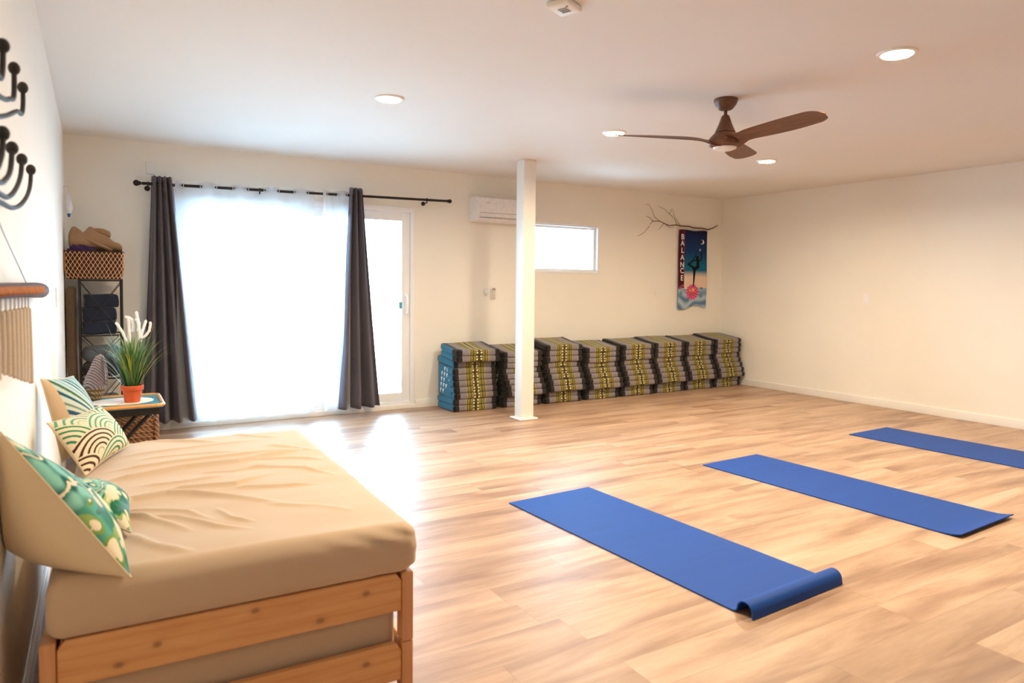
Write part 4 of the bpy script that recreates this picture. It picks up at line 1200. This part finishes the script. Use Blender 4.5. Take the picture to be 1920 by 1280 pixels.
# ------------------------------------------------------------------ left wall, near
hk = empty('wall_hook_rack', (XL+.002, 1.1, 1.6), 'black wrought metal wall rack of curved prongs with round knobs, cut by the left edge', 'hook rack')
def hkp(pts, n=4):
    P_ = [Vector((-.15-XL, y-1.1, z-1.6)) for y, z in pts]
    out = []
    for i in range(len(P_)-1):
        p0 = P_[max(0, i-1)]; p1 = P_[i]; p2 = P_[i+1]; p3 = P_[min(len(P_)-1, i+2)]
        for k in range(n):
            t = k/n; out.append(.5*((2*p1)+(-p0+p2)*t+(2*p0-5*p1+4*p2-p3)*t*t+(-p0+3*p1-3*p2+p3)*t**3))
    out.append(P_[-1]); return out
prongs = [[(1.10, 1.42), (1.62, 1.438), (1.82, 1.447), (2.02, 1.472), (2.22, 1.515), (2.33, 1.557), (2.36, 1.60)],
          [(1.10, 1.44), (1.62, 1.453), (1.78, 1.468), (1.93, 1.503), (2.04, 1.545), (2.08, 1.587)],
          [(1.10, 1.455), (1.55, 1.470), (1.70, 1.492), (1.80, 1.525), (1.845, 1.576)],
          [(1.10, 1.475), (1.50, 1.487), (1.61, 1.515), (1.655, 1.545), (1.67, 1.576)],
          [(1.10, 1.50), (1.65, 1.604), (1.98, 1.682), (2.10, 1.700), (2.15, 1.736), (2.15, 1.775)],
          [(1.10, 1.56), (1.657, 1.641), (1.82, 1.675), (1.91, 1.70), (1.93, 1.766)],
          [(1.10, 1.60), (1.55, 1.665), (1.65, 1.675), (1.69, 1.705), (1.706, 1.752)]]
for pr in prongs:
    pts = hkp(pr)
    o = MB().tube(pts, .0052, 8).build('prong', IRON, hk, angle=180)
    e = pts[-1]; MB().sphere(e, .0120, 12, sc=(1, 1, 1.25)).build('knob', IRON, o)
MB().box((0, -.02, -.25), (.012, .02, .20), bev=.004).tube([(.012, 0, -.15), (-.15-XL, 0, -.15)], .008, 8).tube([(.012, 0, 0), (-.15-XL, 0, 0)], .008, 8).box((-.15-XL-.006, -.012, -.22), (-.15-XL+.006, .012, .04), bev=.003).build('wall_plate', IRON, hk)

hg = empty('wall_hanging', (XL+.002, 1.9, 1.27), 'wall hanging of cream cords on a dark wooden bar, at the left edge', 'wall hanging')
def hp(y, z, x=-.17): return (x-XL-.002, y-1.9, z-1.27)
Ls = [hp(1.15, 1.268), hp(1.3, 1.269), hp(1.79, 1.2715), hp(2.3, 1.268), hp(2.8, 1.262), hp(3.05, 1.258), hp(3.2, 1.256), hp(3.26, 1.255)]
MB().tube(Ls, [.010, .016, .017, .020, .026, .027, .020, .008], 14).build('bar', DRIFT, hg, angle=180)
wr = MB()
for k in range(53):
    y = 1.2+k*.030; z = 1.2715-(max(0, y-1.8))*.0095; R0 = .0175+.0095*max(0, (y-1.8))/1.1
    pts = [hp(y+.016*(a+.7)/1.4-.008, z+R0*sin(a), -.17+R0*cos(a)) for a in [-.4+i*.8/6 for i in range(7)]]
    wr.tube(pts, .0048, 5)
wr.build('cord_wrap', plain('rust_cord', srgb(190, 120, 76), .7, nscale=80, namt=.25), hg, angle=180)
MB().tube([hp(2.46, 1.285), hp(1.9, 1.395), hp(1.55, 1.47)], .0016, 5).tube([hp(1.55, 1.47), hp(1.2, 1.285)], .0016, 5).sphere(hp(1.55, 1.472), .006, 8).build('hanging_string', GREYP, hg)
rnd = random.Random(5)
def frz(y): return 1.105-(y-1.76)*.155 if y > 1.76 else 1.105-(1.76-y)*.155
ys_ = [1.20+i*.10 for i in range(13)]
for i, y in enumerate(ys_):
    y2 = y*1.0+.02*rnd.uniform(-.4, .4)
    zt_ = 1.226-(y-1.8)*.018
    MB().tube([hp(y, zt_+.04), hp(y, zt_+.004), hp(y, zt_), hp(y+.004, (zt_+frz(y))/2), hp(y2, frz(y))], [.0015, .0018, .008, .0085, .008], 8).build('fringe_cord', CREAMF, hg, angle=60)
MB().tube([hp(2.505, 1.26), hp(2.505, 1.215), hp(2.505, 1.21), hp(2.53, 1.08), hp(2.55, .984)], [.0015, .0018, .007, .0075, .007], 8).build('fringe_cord', CREAMF, hg, angle=60)
